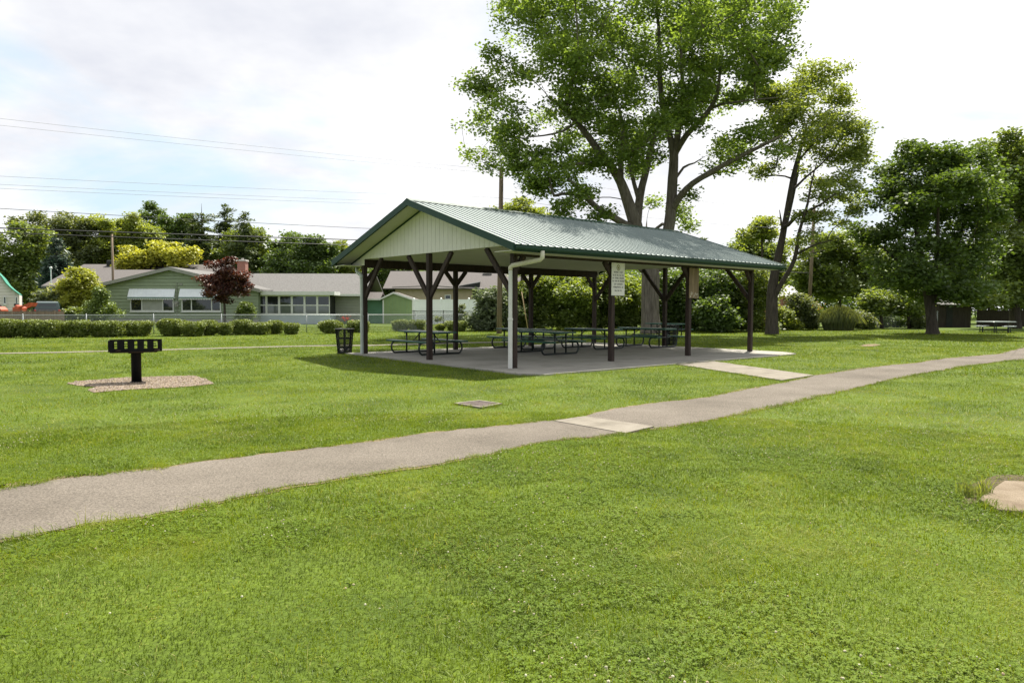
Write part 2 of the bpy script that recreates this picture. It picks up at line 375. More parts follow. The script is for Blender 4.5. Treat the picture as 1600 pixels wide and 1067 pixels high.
# corner of an old slab at the right
old_poly = [gp(1529,784), gp(1549,770), gp(1569,756), gp(1680,760), gp(1700,812), gp(1560,802.5)]
g = MB(); g.loft([[(p[0],p[1],-.05) for p in old_poly], [(p[0],p[1],.035) for p in old_poly]])
m_old = ground_mat("old_concrete", [(.115,.085,.055), (.175,.138,.095), (.235,.19,.14)], 2.2, (120., .3), .5, 140.)
tag(g.build("old_slab", m_old, bevel=.01), kind="structure")
old_edge = [gp(1500,792), gp(1520,756), gp(1560,742), gp(1700,744), gp(1700,762), gp(1569,757), gp(1530,785)]
g = MB(); g.sheet(old_edge, .006); m_ds = ground_mat("dark_soil", [(.045,.045,.022), (.08,.062,.032), (.055,.07,.02)], 6., (60., .4), .8, 70.)
tag(g.build("bare_soil", m_ds), kind="structure")
drain_px = [(709,632),(749,627.5),(785,632.7),(752,639)]
drain_poly = [gp(*p) for p in drain_px]

# ------------------------------------------------------------------ lawn
m_grass = leaf_mat("grass_blade", [(.060,.094,.006), (.105,.160,.008), (.146,.205,.010), (.192,.240,.014), (.34,.31,.10)], trans=.42, gloss=.02, rough=.5, warm=(1.18,1.15,.35))
m_cloverleaf = leaf_mat("clover_leaf", [(.078,.132,.009), (.112,.176,.011), (.148,.208,.014)], trans=.35, gloss=.012, rough=.6, warm=(1.2,1.1,.5))
def keepmask(x, y, edge=.05):
    jx = (vnoise(x+31, y+7, .22)-.5)*2*edge + (vnoise(x+3, y+57, 1.1)-.5)*2*edge*1.3
    jy = (vnoise(x+91, y+17, .22)-.5)*2*edge + (vnoise(x+63, y+87, 1.1)-.5)*2*edge*1.3
    X = x+jx; Y = y+jy; k = np.ones(x.shape, bool)
    for P in (path_poly, slab_poly, walk_poly, strip_poly, narrow_poly, dirt_poly, old_poly, drain_poly): k &= ~inpoly(X, Y, P)
    b = inpoly(X*1, Y*1, grav_poly); k &= ~(b & (rs.rand(len(x)) < .93))
    b = inpoly(X, Y, old_edge); k &= ~(b & (rs.rand(len(x)) < .82))
    return k
def scatter(r0, r1, rho, half=43):
    n = int(.5*(r1*r1-r0*r0)*math.radians(2*half)*rho)
    r = np.sqrt(rs.uniform(r0*r0, r1*r1, n)); a = np.radians(rs.uniform(-half, half, n))
    return r*np.sin(a), r*np.cos(a)
V = []; T = []
def tone(x, y):
    a = vnoise(x, y, 2.7); b = vnoise(x+40, y+11, .75); c = vnoise(x+80, y+5, .28); d = vnoise(x+13, y+99, 9.)
    return np.clip(.37+.30*(a-.5)+.42*(b-.5)+.36*(c-.5)+.16*(d-.5)+rs.normal(0, .17, len(x)), 0, .8)
def blades(x, y, h, w, two=True, lean=1.35, dry=.035, tn=None):
    k = keepmask(x, y); x, y = x[k], y[k]; n = len(x)
    hh = h*rs.uniform(.5, 1.25, n)*(.72+.56*vnoise(x+5, y+5, .9))
    ww = w*rs.uniform(.7, 1.3, n)
    comb = np.clip((vnoise(x+611, y+77, 1.15)*.6+vnoise(x+17, y+411, .45)*.4-.53)*9, 0, 1)
    hh = hh*(1+.40*comb)*(1-.25*np.clip((.42-vnoise(x+300, y+30, 1.3))*6, 0, 1)); ww = ww*(1-.2*comb)
    a = rs.uniform(0, 2*np.pi, n); ln = (rs.gamma(2., lean/2, n)+.45*comb).clip(0, 2.2)
    swirl = vnoise(x+200, y+120, .33)*2*np.pi*1.5
    dx = np.cos(a)*(.85-.25*comb)+np.cos(swirl)*(.45+.25*comb); dy = np.sin(a)*(.85-.25*comb)+np.sin(swirl)*(.45+.25*comb)
    b = rs.uniform(0, np.pi, n); sx = np.cos(b)*ww/2; sy = np.sin(b)*ww/2
    tip = np.stack([x+dx*ln*hh, y+dy*ln*hh, hh*(1-.40*ln).clip(.12, 1)], 1)
    mid = np.stack([x+dx*ln*hh*.33, y+dy*ln*hh*.33, hh*.58*(1-.16*ln)], 1)
    bs = np.stack([x, y, np.full(n, -.004)], 1); sd = np.stack([sx, sy, np.zeros(n)], 1)
    tt = tone(x, y) if tn is None else np.full(n, tn)+rs.normal(0, .05, n)
    tt = np.clip(tt+.16*comb, 0, .82); tt = np.where(rs.rand(n) < dry*(1+3*np.clip((vnoise(x+9, y+801, .8)-.62)*6, 0, 1)), rs.uniform(.82, 1., n), tt)
    if two:
        q1 = np.stack([bs-sd, bs+sd, mid+sd*.85, mid-sd*.85], 1); q2 = np.stack([mid-sd*.85, mid+sd*.85, tip+sd*.12, tip-sd*.12], 1)
        V.append(np.concatenate([q1, q2], 0).reshape(-1, 3)); T.append(np.r_[tt*.93, tt])
    else:
        V.append(np.stack([bs-sd, bs+sd, tip+sd*.3, tip-sd*.3], 1).reshape(-1, 3)); T.append(tt)
blades(*scatter(.9, 5.5, 5600, 66), .043, .0036)
blades(*scatter(5.5, 11, 3000, 56), .046, .0052)
blades(*scatter(11, 20, 1050, 50), .045, .009, two=False)
blades(*scatter(20, 36, 420, 47), .055, .016, two=False)
blades(*scatter(36, 62, 130, 46), .06, .03, two=False)
blades(*scatter(2., 8., 26, 48), .13, .0026, lean=1.1, dry=.6)          # stray seed stalks
blades(*scatter(8., 16., 12), .12, .004, lean=.8, dry=.5)
# unmown fringe along the path, the drain and the old slab
def fringe(P, k, h, off, tn=None):
    P = resamp(P, k); x = P[:, 0]+rs.normal(0, off, k); y = P[:, 1]+rs.normal(0, off, k)
    blades(x, y, h, .005, tn=tn)
fringe([p for p in low_ if 3 < p[1] < 24 and abs(p[0]) < 16], 9000, .075, .07)
fringe([p for p in upw if 3 < p[1] < 24 and abs(p[0]) < 16], 7000, .065, .08)
fringe(drain_poly+[drain_poly[0]], 900, .075, .03)
fringe(slab_poly+[slab_poly[0]], 5000, .08, .06)
fringe(list(strip_poly)+[strip_poly[0]], 2200, .05, .035)
fringe(walk_poly+[walk_poly[0]], 4000, .06, .07)
fringe(old_poly[3:]+old_poly[:2], 2600, .085, .06)
tag(np_mesh("lawn_grass", np.concatenate(V), 4, m_grass, tint=np.concatenate(T)), kind="stuff")
# clover and plantain leaves
V = []; T = []
x, y = scatter(1.9, 8.5, 1700, 48); k = (vnoise(x+300, y+30, 1.3)*.6+vnoise(x, y+300, .5)*.4) > .54; x, y = x[k], y[k]; k = keepmask(x, y); x, y = x[k], y[k]; n = len(x)
z = rs.uniform(.015, .042, n); a0 = rs.uniform(0, 6.28, n); r = rs.uniform(.006, .012, n)
tt = np.clip(tone(x, y)+.05, 0, .78)
for j in range(3):
    a = a0+j*2.094; d = np.stack([np.cos(a), np.sin(a), rs.uniform(-.3, .45, n)], 1)*r[:, None]; s_ = np.stack([-np.sin(a), np.cos(a), rs.uniform(-.2, .2, n)], 1)*r[:, None]*.55
    c = np.stack([x, y, z], 1)
    V.append(np.stack([c, c+d*.7-s_, c+d*1.25, c+d*.7+s_], 1).reshape(-1, 3)); T.append(tt)
tag(np_mesh("clover_leaves", np.concatenate(V), 4, m_cloverleaf, tint=np.concatenate(T)), kind="stuff")
# flat rosettes of broad weed leaves
V = []; T = []
x, y = scatter(1.9, 10, .8, 48); k = keepmask(x, y, .1); x, y = x[k], y[k]
for xx, yy in zip(x, y):
    m_ = rs.randint(5, 10); a = rs.uniform(0, 6.28)+np.arange(m_)*6.28/m_+rs.normal(0, .2, m_); ln_ = rs.uniform(.02, .055, m_)*rs.uniform(.6, 1.2); wd = ln_*rs.uniform(.16, .3)
    d = np.stack([np.cos(a), np.sin(a), rs.uniform(.1, .6, m_)], 1); s_ = np.stack([-np.sin(a), np.cos(a), 0*a], 1)*wd[:, None]; c = np.array([xx, yy, .012])
    md = c+d*(ln_*.6)[:, None]; tp = c+d*np.array([1, 1, .7])*ln_[:, None]
    V.append(np.stack([np.repeat(c[None], m_, 0), md-s_, tp, md+s_], 1).reshape(-1, 3)); T.append(np.clip(rs.normal(.45, .2, m_), 0, 1))
tag(np_mesh("weed_leaves", np.concatenate(V), 4, m_cloverleaf, tint=np.concatenate(T)), kind="stuff")
x, y = scatter(2.2, 13, 40, 48); k = (vnoise(x+300, y+30, 1.3)*.6+vnoise(x, y+300, .5)*.4) > .575; x, y = x[k], y[k]
x2, y2 = scatter(2.2, 26, 2.6, 44); x = np.r_[x, x2]; y = np.r_[y, y2]; k = keepmask(x, y); x, y = x[k], y[k]
m_clov = tint_mat("clover_flower", [(.34,.25,.15), (.38,.36,.24), (.45,.44,.31), (.38,.30,.18)])
tag(pebbles("clover_flowers", x, y, rs.uniform(.045, .085, len(x)), rs.uniform(.004, .0075, len(x)), m_clov, .9, 5), kind="stuff")
# ------------------------------------------------------------------ picnic shelter
m_post = mat("stained_timber", (.026,.0175,.0135), .75, .35, 3., bump=.3, bscale=25., stretch=(6,6,.6), c2=(.050,.032,.024))
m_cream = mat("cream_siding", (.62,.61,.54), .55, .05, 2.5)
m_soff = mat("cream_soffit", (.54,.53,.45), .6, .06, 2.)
m_roof = mat("green_roof_metal", (.185,.225,.21), .58, .07, .8, metal=.15, spec=.45)
m_trim = mat("dark_green_trim", (.012,.042,.026), .5, .12, 2., spec=.25)
m_pipe = mat("painted_downspout", (.60,.60,.56), .5, .07, 4.)
m_pipe2 = mat("aged_downspout", (.40,.44,.40), .5, .10, 4.)
m_outlet = mat("cream_outlet", (.56,.53,.42), .5, .06, 4.)
sh = empty("picnic_shelter", P1, "open picnic shelter with ribbed green metal roof, cream gable and dark brown timber posts", "picnic shelter", rz=TH)
ZT, ZB, ZCL = 2.93, 3.2, 3.2                       # beam bottom and top, ceiling
OE, OG = .80, .75; ZE = 3.16; SLOPE = (4.70-ZE)/(SW/2+OE); HW = SW/2+OE
zr = lambda t: ZE+(t+OE)*SLOPE if t <= SW/2 else ZE+(SW+OE-t)*SLOPE
s0, s1 = -OG, SL+OG
pw = .145
posts = [(SL*i/3, SW*j) for i in range(4) for j in (0, 1)] + [(0, SW/2), (SL, SW/2)]
for s, t in posts:
    b = MB(); top = ZB if t != SW/2 else ZCL
    b.cbox(s-pw/2, s+pw/2, t-pw/2, t+pw/2, .035, (ZT if t != SW/2 else top)-.001, .008)
    b.build("post", m_post, sh)
for t in (0, SW):
    b = MB(); b.box(-.07, SL+.07, t-.075, t-.004, ZT, ZB-.003); b.box(-.07, SL+.07, t+.004, t+.075, ZT, ZB-.003); b.build("beam", m_post, sh)
def brace(p0, p1, up): 
    b = MB(); b.beam(p0, p1, .085, .135, up); b.build("brace", m_post, sh)
for i in range(4):
    s = SL*i/3
    for t in (0, SW):
        zk, rk = (2.58, .34) if t == 0 else (2.44, .48)
        if i > 0: brace((s-.04, t, zk), (s-rk, t, 2.94), (0,0,1))
        if i < 3: brace((s+.04, t, zk), (s+rk, t, 2.94), (0,0,1))
for s in (0, SL):
    brace((s, SW/2-.05, 1.93), (s, SW/2-1.12, 3.19), (0,0,1)); brace((s, SW/2+.05, 1.93), (s, SW/2+1.12, 3.19), (0,0,1))
    brace((s, .05, 1.93), (s, 1.12, 3.19), (0,0,1)); brace((s, SW-.05, 1.93), (s, SW-1.12, 3.19), (0,0,1))
# ribbed roof sheets
for side in (0, 1):
    T = (lambda t: t) if side == 0 else (lambda t: SW-t)
    prof = []; pitch = .229; s = s0
    nr = int((s1-s0)/pitch); pitch = (s1-s0)/nr
    for k in range(nr):
        a = s0+k*pitch
        prof += [(a, 0), (a+.010, .028), (a+.036, .028), (a+.046, 0)]
        if False: prof += [(a+.095, 0), (a+.100, .005), (a+.112, .005), (a+.117, 0), (a+.165, 0), (a+.170, .005), (a+.182, .005), (a+.187, 0)]
    prof.append((s1, 0))
    b = MB(); rows = [(-OE-.04, ZE-.04*SLOPE), (SW/2, zr(SW/2))]; n = len(prof)
    vs = [(s, T(t), z+h) for t, z in rows for s, h in prof] + [(s, T(t), z-.006) for t, z in rows for s, h in prof]
    fs = [(i, i+1, n+i+1, n+i) for i in range(n-1)] + [(2*n+i+1, 2*n+i, 3*n+i, 3*n+i+1) for i in range(n-1)] + [(i+1, i, 2*n+i, 2*n+i+1) for i in range(n-1)]
    b.add(vs, fs); b.build("roof_panel", m_roof, sh)
    # deck: its underside is the sloping cream soffit of the gable overhang
    b = MB(); zl = lambda t, d: zr(t)-d
    poly = [(-OE+.03, zl(-OE+.03,.012)), (SW/2-.002, zl(SW/2,.012)), (SW/2-.002, zl(SW/2,.10)), (-OE+.03, zl(-OE+.03,.10))]
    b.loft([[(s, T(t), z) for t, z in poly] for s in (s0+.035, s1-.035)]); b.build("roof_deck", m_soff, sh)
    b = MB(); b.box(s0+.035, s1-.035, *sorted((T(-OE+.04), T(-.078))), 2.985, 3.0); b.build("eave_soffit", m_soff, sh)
    b = MB(); b.box(s0+.03, s1-.03, *sorted((T(-OE), T(-OE+.028))), 2.975, 3.125); b.build("fascia", m_trim, sh)
    # gutter: open channel with a rolled front lip
    b = MB(); pr = [(-OE-.002, 3.125), (-OE-.002, 3.015), (-OE-.075, 3.015), (-OE-.098, 3.06), (-OE-.098, 3.115), (-OE-.112, 3.128), (-OE-.112, 3.135), (-OE-.09, 3.135), (-OE-.092, 3.062), (-OE-.07, 3.022), (-OE-.008, 3.022), (-OE-.008, 3.125)]
    b.loft([[(s, T(t), z) for t, z in pr] for s in (s0+.02, s1+.05)]); b.build("gutter", m_trim, sh)
    # rake trim at both gable ends
    for s in (s0, s1):
        b = MB(); u = -.02 if s == s0 else 0.0
        poly = [(-OE-.05, zr(-OE)+.012), (SW/2, zr(SW/2)+.03), (SW/2, zr(SW/2)-.155), (-OE-.05, zr(-OE)-.185)]
        if side: poly = [(t+(-.001 if abs(t-SW/2) < .01 else 0), z) for t, z in poly]
        sa = s-.03 if s == s0 else s-.03
        b.loft([[(s_, T(t), z) for t, z in poly] for s_ in (sa, sa+.06)]); b.build("rake_trim", m_trim, sh)
b = MB()
for k in (-1, 1):
    b.loft([[(s, SW/2+k*.19, zr(SW/2)-.19*SLOPE+.030), (s, SW/2+k*.001, zr(SW/2)+.052), (s, SW/2+k*.001, zr(SW/2)+.046), (s, SW/2+k*.19, zr(SW/2)-.19*SLOPE+.024)] for s in (s0-.035, s1+.035)])
b.build("ridge_cap", m_trim, sh)
# gable siding: vertical boards with open joints over a backing sheet
for s, dr in ((0, -1), (SL, 1)):
    b = MB(); w_ = .205; t = -.76
    while t < SW+.76-.01:
        a, c = t+.004, min(t+w_, SW+.76)-.004
        lo = (lambda q: ZCL+.005 if -.0 <= q <= SW else 3.002)
        z0 = 3.002 if (c <= .2 or a >= SW-.2) else ZCL+.004
        za, zc = zr(a)-.105, zr(c)-.105
        if min(za, zc) > z0+.02:
            x0, x1 = (s-.10, s-.085) if dr < 0 else (s+.085, s+.10)
            if a < SW/2 < c:
                poly = [(a, z0), (c, z0), (c, zc), (SW/2, zr(SW/2)-.105), (a, za)]
            else: poly = [(a, z0), (c, z0), (c, zc), (a, za)]
            b.loft([[(x, q, z) for q, z in poly] for x in (x0, x1)])
        t += w_
    b.build("gable_siding", m_cream, sh)
    b = MB(); x0, x1 = (s-.083, s-.077) if dr < 0 else (s+.077, s+.083)
    poly = [(.1, ZCL+.006), (SW-.1, ZCL+.006), (SW+.5, zr(SW+.5)-.11), (SW/2, zr(SW/2)-.11), (-.5, zr(-.5)-.11)]
    b.loft([[(x, q, z) for q, z in poly] for x in (x0, x1)]); b.build("gable_backing", m_soff, sh)
    for side in (0, 1):
        T = (lambda t: t) if side == 0 else (lambda t: SW-t)
        b = MB(); x0, x1 = (s-.125, s-.102) if dr < 0 else (s+.102, s+.125)
        poly = [(-.70, zr(-.70)-.103), (SW/2-.001, zr(SW/2)-.103), (SW/2-.001, zr(SW/2)-.150), (-.70, zr(-.70)-.150)]
        b.loft([[(x, T(q), z) for q, z in poly] for x in (x0, x1)]); b.build("gable_molding", m_trim, sh)
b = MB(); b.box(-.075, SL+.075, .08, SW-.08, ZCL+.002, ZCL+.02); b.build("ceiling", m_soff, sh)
# downspouts
def downspout(t, sg, m, aged):
    x0 = -pw/2-.088; x1 = -pw/2-.004
    b = MB(); b.cbox(x0, x1, t-.05, t+.05, .03, 1.32, .012); b.build("downspout", m, sh)
    b = MB(); b.cbox(x0+.004, x1-.004, t-.046, t+.046, 1.30, 2.56, .012); b.cbox(x0-.008, x1+.004, t-.058, t+.058, 1.28, 1.335, .01); b.build("downspout", m, sh)
    b = MB(); xm = (x0+x1)/2; te = -OE-.055 if sg < 0 else SW+OE+.055
    b.tube([(xm, t, 2.56), (xm, t, 2.63), (xm+.02, t+sg*.05, 2.68), (xm+.30, te-sg*.06, 2.80), (xm+.31, te, 2.85), (xm+.31, te, 3.02)], [.060]*6, 10)
    b.build("downspout_elbow", m_outlet if not aged else m, sh, smooth=True)
downspout(0, -1, m_pipe, False); downspout(SW, 1, m_pipe2, True)

# ------------------------------------------------------------------ boards on the posts
m_white = mat("sign_white", (.66,.655,.60), .6, .06, 3.)
m_ink = mat("sign_ink", (.03,.03,.035), .7, .1, 5.)
m_gold = mat("emblem_olive", (.20,.19,.05), .6, .2, 20.)
E3 = MB(); rg = np.random.RandomState(5)
sx_ = SL/3; fy = -pw/2-.002                        # face of the post towards the path
sg = empty("rules_sign", S(sx_, 0), "white notice board with a round emblem and lines of small dark writing, on a post", "sign", rz=TH)
b = MB(); b.cbox(-.11, .47, fy-.022, fy-.002, 1.965, 2.915, .004); b.build("board", m_white, sg)
b = MB(); b.cbox(-.118, .478, fy-.0215, fy-.001, 1.950, 1.9645, .002); b.build("board_edge", m_ink, sg)
b = MB(); c = (.18, fy-.0235, 2.775)
def ring3(b, c, r0, r1, y, n=28):
    b.add([(c[0]+r*math.cos(6.2832*k/n), y, c[2]+r*1.12*math.sin(6.2832*k/n)) for r in (r0, r1) for k in range(n)], [(k, (k+1)%n, n+(k+1)%n, n+k) for k in range(n)])
ring3(b, c, .055, .078, fy-.0235); ring3(b, c, .0, .030, fy-.0235)
b.add([(.165, fy-.0238, 2.73), (.195, fy-.0238, 2.73), (.205, fy-.0238, 2.80), (.155, fy-.0238, 2.80)], [(0,1,2,3)])
b.build("emblem", m_gold, sg)
# the writing is too small to read in the photograph: strokes of its length and weight
lines = [(2.62,.20,[6,1,4]), (2.535,.24,[2,2,3,3,3]), (2.45,.26,[2,5,6]), (2.365,.26,[2,3,2,6]), (2.275,.19,[3,7]), (2.185,.22,[11,2]), (2.085,.16,[3,2,3])]
b = MB()
for z, half, words in lines:
    nl = sum(words)+len(words)-1; cw = 2*half/nl; x = .18-half; h = .042
    for wd in words:
        for k in range(wd):
            a = x+cw*.12; e = x+cw*.86; st = min(.011, cw*.28); y = fy-.0236
            kind = rg.randint(5)
            b.add([(a,y,z),(a+st,y,z),(a+st,y,z+h),(a,y,z+h)], [(0,1,2,3)])
            if kind in (0,1,3): b.add([(a+st,y-.0001,z+h-st),(e,y-.0001,z+h-st),(e,y-.0001,z+h),(a+st,y-.0001,z+h)], [(0,1,2,3)])
            if kind in (0,2,4): b.add([(a+st,y-.0002,z+h*.42),(e,y-.0002,z+h*.42),(e,y-.0002,z+h*.42+st),(a+st,y-.0002,z+h*.42+st)], [(0,1,2,3)])
            if kind in (1,2): b.add([(a+st,y-.0003,z),(e,y-.0003,z),(e,y-.0003,z+st),(a+st,y-.0003,z+st)], [(0,1,2,3)])
            if kind in (3,4): b.add([(e-st,y-.0004,z),(e,y-.0004,z),(e,y-.0004,z+h),(e-st,y-.0004,z+h)], [(0,1,2,3)])
            x += cw
        x += cw
b.build("writing", m_ink, sg)
m_wood = mat("weathered_board", (.17,.125,.075), .85, .3, 2.2, bump=.3, bscale=30., stretch=(3,3,.5), c2=(.27,.20,.12))
m_paper = mat("torn_paper", (.5,.46,.38), .9, .25, 6.)
s2 = 2*SL/3
nb = empty("notice_board", S(s2, 0), "weathered bare wooden board with torn paper scraps along its lower edge, on a post", "notice board", rz=TH)
b = MB(); b.cbox(-.10, .185, fy-.024, fy-.002, 1.93, 2.905, .004); b.cbox(.19, .43, fy-.022, fy-.002, 1.915, 2.90, .004); b.build("board", m_wood, nb)
b = MB()
for k in range(16):
    x = rg.uniform(-.09, .38); z = 1.93+abs(rg.normal(0, .10)); w_, h = rg.uniform(.015, .05), rg.uniform(.03, .11); y = fy-.0255-.0002*k
    if x+w_ > .42: continue
    b.add([(x, y, z), (x+w_, y, z+rg.uniform(-.02,.02)), (x+w_*rg.uniform(.5,1), y, z+h), (x+rg.uniform(0,.02), y, z+h*rg.uniform(.6,1))], [(0,1,2,3)]); b.build("paper_scrap", m_paper, nb); b = MB()


# ------------------------------------------------------------------ picnic tables
m_tbl = mat("green_coated_top", (.007,.070,.040), .4, .15, 5., spec=.5)
m_frm = mat("black_tube", (.008,.014,.012), .4, .2, 8., spec=.5)
def picnic_table(loc, rz, label, group="green picnic tables under the shelter"):
    """2.4 m table: x across, y along"""
    r = empty("picnic_table", loc, label, "picnic table", group, rz)
    L2 = 1.2
    def slab(name, x0, x1, z):
        b = MB(); b.cbox(x0, x1, -L2, L2, z-.022, z, .012); b.box(x0+.004, x1-.004, -L2+.004, L2-.004, z-.05, z-.0225)
        return b.build(name, m_tbl, r)
    slab("tabletop", -.38, .38, .762); slab("bench_seat", -.86, -.58, .46); slab("bench_seat", .58, .86, .46)
    for y in (-.83, .83):
        b = MB(); R = .031; pts = []
        for k in range(15):                          # C-curve from under the bench to the ground, mirrored
            a = math.radians(62-k*(152/14)); pts.append((-.70-.17*math.cos(a)*1.0, y, .225+.20*math.sin(a)))
        left = [(-.62, y, .41)] + pts
        left[-1] = (-.68, y, .032)
        full = left + [(-.35, y, .031), (0, y, .031), (.35, y, .031)] + [(-p[0], p[1], p[2]) for p in reversed(left)]
        b.tube(full, R, 8)
        b.build("end_loop", m_frm, r, smooth=True)
        for x in (-.26, .26):
            b = MB(); b.tube([(x, y, .05), (x, y, .715)], .03, 8); b.build("leg", m_frm, r, smooth=True)
        b = MB(); b.tube([(-.80, y, .40), (.80, y, .40)], .022, 8); b.tube([(-.36, y, .70), (.36, y, .70)], .02, 8); b.build("cross_tube", m_frm, r, smooth=True)
        b = MB(); sgn = -1 if y > 0 else 1
        b.tube([(0, y, .40), (0, y+sgn*.48, .70)], .017, 8); b.build("diagonal_brace", m_frm, r, smooth=True)
    return r
t1 = picnic_table((-2.90, 24.47, .043), TH, "green picnic table standing alone near the cream gable end, behind the middle gable post")
def tcopy(loc, label):
    c = copy_tree(t1); c.location = Vector(loc); c["label"] = label; return c
tcopy((1.07, 24.7, .043), "green picnic table nearest the white downspout post, its end loop closest to the path")
tcopy((.44, 27.62, .043), "green picnic table at the back of the slab, seen just left of the white downspout")
tcopy((3.13, 27.9, .043), "green picnic table just behind the post that carries the white notice board")
tcopy((5.42, 29.1, .043), "green picnic table at the far end, left of the post with the weathered board")
ft = tcopy((at(1041, 505, 40)[0], 40., .0), "distant green table on the grass by the big trunk, only its top showing")
ft["group"] = "picnic tables out on the lawn"
# square table with four seats on the right lawn
m_gtop = mat("grey_table_top", (.16,.19,.17), .45, .2, 4.)
Yq = 48.8; q = base(1555.5, Yq)
r = empty("square_picnic_table", q, "square picnic table with separate seats on thin posts, on the shaded right lawn", "picnic table", "picnic tables out on the lawn", .12)
b = MB(); b.cbox(-.86, .86, -.86, .86, .72, .77, .05); b.build("tabletop", m_gtop, r)
for sx, sy in ((-.5,-.5), (.5,-.5), (.5,.5), (-.5,.5)):
    b = MB(); b.tube([(sx, sy, 0), (sx, sy, .72)], .035, 8); b.build("leg", m_frm, r)
b = MB(); b.beam((-.5,-.5,.22), (.5,-.5,.22), .04, .05); b.beam((-.5,.5,.22), (.5,.5,.22), .04, .05); b.beam((-.5,-.465,.22), (-.5,.465,.22), .04, .05); b.beam((.5,-.465,.22), (.5,.465,.22), .04, .05); b.build("stretcher", m_frm, r)
for dx, dy in ((-1.13,0), (1.13,0), (0,-1.13), (0,1.13)):
    b = MB(); w1, w2 = (.16,.42) if dx else (.42,.16); b.cbox(dx-w1, dx+w1, dy-w2, dy+w2, .42, .46, .03); b.build("seat", m_gtop, r)
    b = MB(); b.tube([(dx, dy, 0), (dx, dy, .42)], .03, 8); b.beam((dx*.46, dy*.46, .21), (dx*.97, dy*.97, .21), .04, .05); b.build("seat_post", m_frm, r)

# ------------------------------------------------------------------ litter bins
m_bin = mat("black_bin_metal", (.012,.013,.012), .5, .2, 10.)
m_litter = mat("litter_paper", (.6,.58,.54), .8, .2, 8.)
m_litter2 = mat("litter_dark", (.03,.03,.03), .5, .3, 8.)
def litter_bin(loc, label, full):
    r = empty("litter_bin", loc, label, "litter bin", "black litter bins by the shelter")
    n = 36; prof = lambda z: .235+.075*(z/.86)
    b = MB(); b.lathe([(.245,.84), (.335,.845), (.345,.858), (.335,.868), (.245,.872), (.238,.858), (.245,.84)], 32, cap0=False, cap1=False); b.build("rim", m_bin, r, smooth=True)
    b = MB()
    for k in range(8):
        a = 6.2832*(k+.35)/8; ca, sa = math.cos(a), math.sin(a)
        b.beam((prof(.02)*ca, prof(.02)*sa, .02), (prof(.85)*ca, prof(.85)*sa, .85), .045, .008, (-sa, ca, 0)) if False else b.beam((prof(.02)*ca, prof(.02)*sa, .02), (prof(.85)*ca, prof(.85)*sa, .85), .048, .008, (ca, sa, 0))
    b.build("slat", m_bin, r)
    b = MB()
    for z in (.035, .22, .53):
        b.lathe([(prof(z)+.004, z-.02), (prof(z)+.010, z-.02), (prof(z)+.012, z+.02), (prof(z)+.005, z+.02), (prof(z)+.004, z-.02)], 32, cap0=False, cap1=False)
    b.build("hoop", m_bin, r)
    b = MB(); m_ = 56                                     # woven wire between the slats
    for k in range(m_):
        for sgn in (-1, 1):
            pts = []
            for j in range(7):
                z = .03+.81*j/6; a = 6.2832*k/m_+sgn*z*1.35; pts.append((prof(z)*.985*math.cos(a), prof(z)*.985*math.sin(a), z))
            b.tube(pts, .0042, 3, cap=False)
    b.build("wire_basket", m_bin, r)
    b = MB(); b.lathe([(.0,.02), (.23,.02), (.23,.03), (0,.031)], 24, cap0=False, cap1=False); b.build("base_plate", m_bin, r)
    if full:
        q = np.random.RandomState(3)
        for k in range(11):
            c = np.array([q.uniform(-.13,.13), q.uniform(-.15,.13), q.uniform(.07,.24)]); b = MB()
            v = iv*q.uniform(.035,.075,(12,1))*np.array([1,1,q.uniform(.6,1.4)])+c; b.add(v, [tuple(t) for t in itr])
            b.build("litter", m_litter if k % 3 else m_litter2, r)
    return r
litter_bin(gp(538.5, 552.5), "black wire litter bin with white litter in it, beside the left corner post", True)
litter_bin(base(1049.5, 31.2), "black litter bin half hidden behind the far end post, under the big tree", False)

# ------------------------------------------------------------------ grill
m_grill = mat("sooty_black_steel", (.006,.006,.007), .65, .35, 6., bump=.25, bscale=40., spec=.12)
m_rust = mat("burnt_steel", (.05,.03,.02), .8, .4, 9.)
gl0 = gp(213.5, 597.3)
gr = empty("park_grill", gl0, "black steel park grill on a thick post, slotted fire box, standing in a gravel patch", "grill", rz=.45)
b = MB(); b.lathe([(.098,0), (.098,.62), (.10,.625)], 20); b.lathe([(.125,0), (.125,.02), (.10,.03)], 20); b.build("post", m_grill, gr, smooth=True)
def slot_plate(b, y0, y1, teeth=True):
    """plate with five columns of notched slots, made of bars around the openings"""
    cols_ = [(-.415,-.335), (-.225,-.145), (-.035,.035), (.150,.220), (.335,.415)]
    X = [-.495]+[v for c in cols_ for v in c]+[.495]
    for k in range(0, len(X), 2): b.cbox(X[k], X[k+1], y0, y1, .665, .905, .004) if 0 < k < len(X)-2 else b.cbox(X[k], X[k+1], y0, y1, .665, .90, .02)
    for i, (a, c) in enumerate(cols_):
        b.box(a, c, y0, y1, .665, .735 if teeth else .70); b.box(a, c, y0, y1, .880, .903)
        nb_ = [3, 3, 2, 2, 3][i]; zz_ = np.linspace(.735, .880, nb_+1)
        if not teeth: continue
        for z in zz_[1:-1]: b.box(a+.024, c, y0, y1, z-.010, z+.008) if i < 2 else (b.box(a, c-.024, y0, y1, z-.010, z+.008) if i > 2 else b.box(a, c, y0, y1, z-.010, z+.008))
b = MB(); slot_plate(b, -.30, -.292); b.build("front_plate", m_grill, gr)
b = MB(); slot_plate(b, .292, .30, False); b.build("back_plate", m_grill, gr)
b = MB(); b.cbox(-.50, -.492, -.291, .291, .665, .90, .003); b.build("side_plate", m_grill, gr)
b = MB(); b.cbox(.492, .50, -.291, .291, .665, .90, .003); b.build("side_plate", m_grill, gr)
b = MB(); b.box(-.47, .41, -.28, .28, .645, .664); b.build("ash_tray", m_rust, gr)
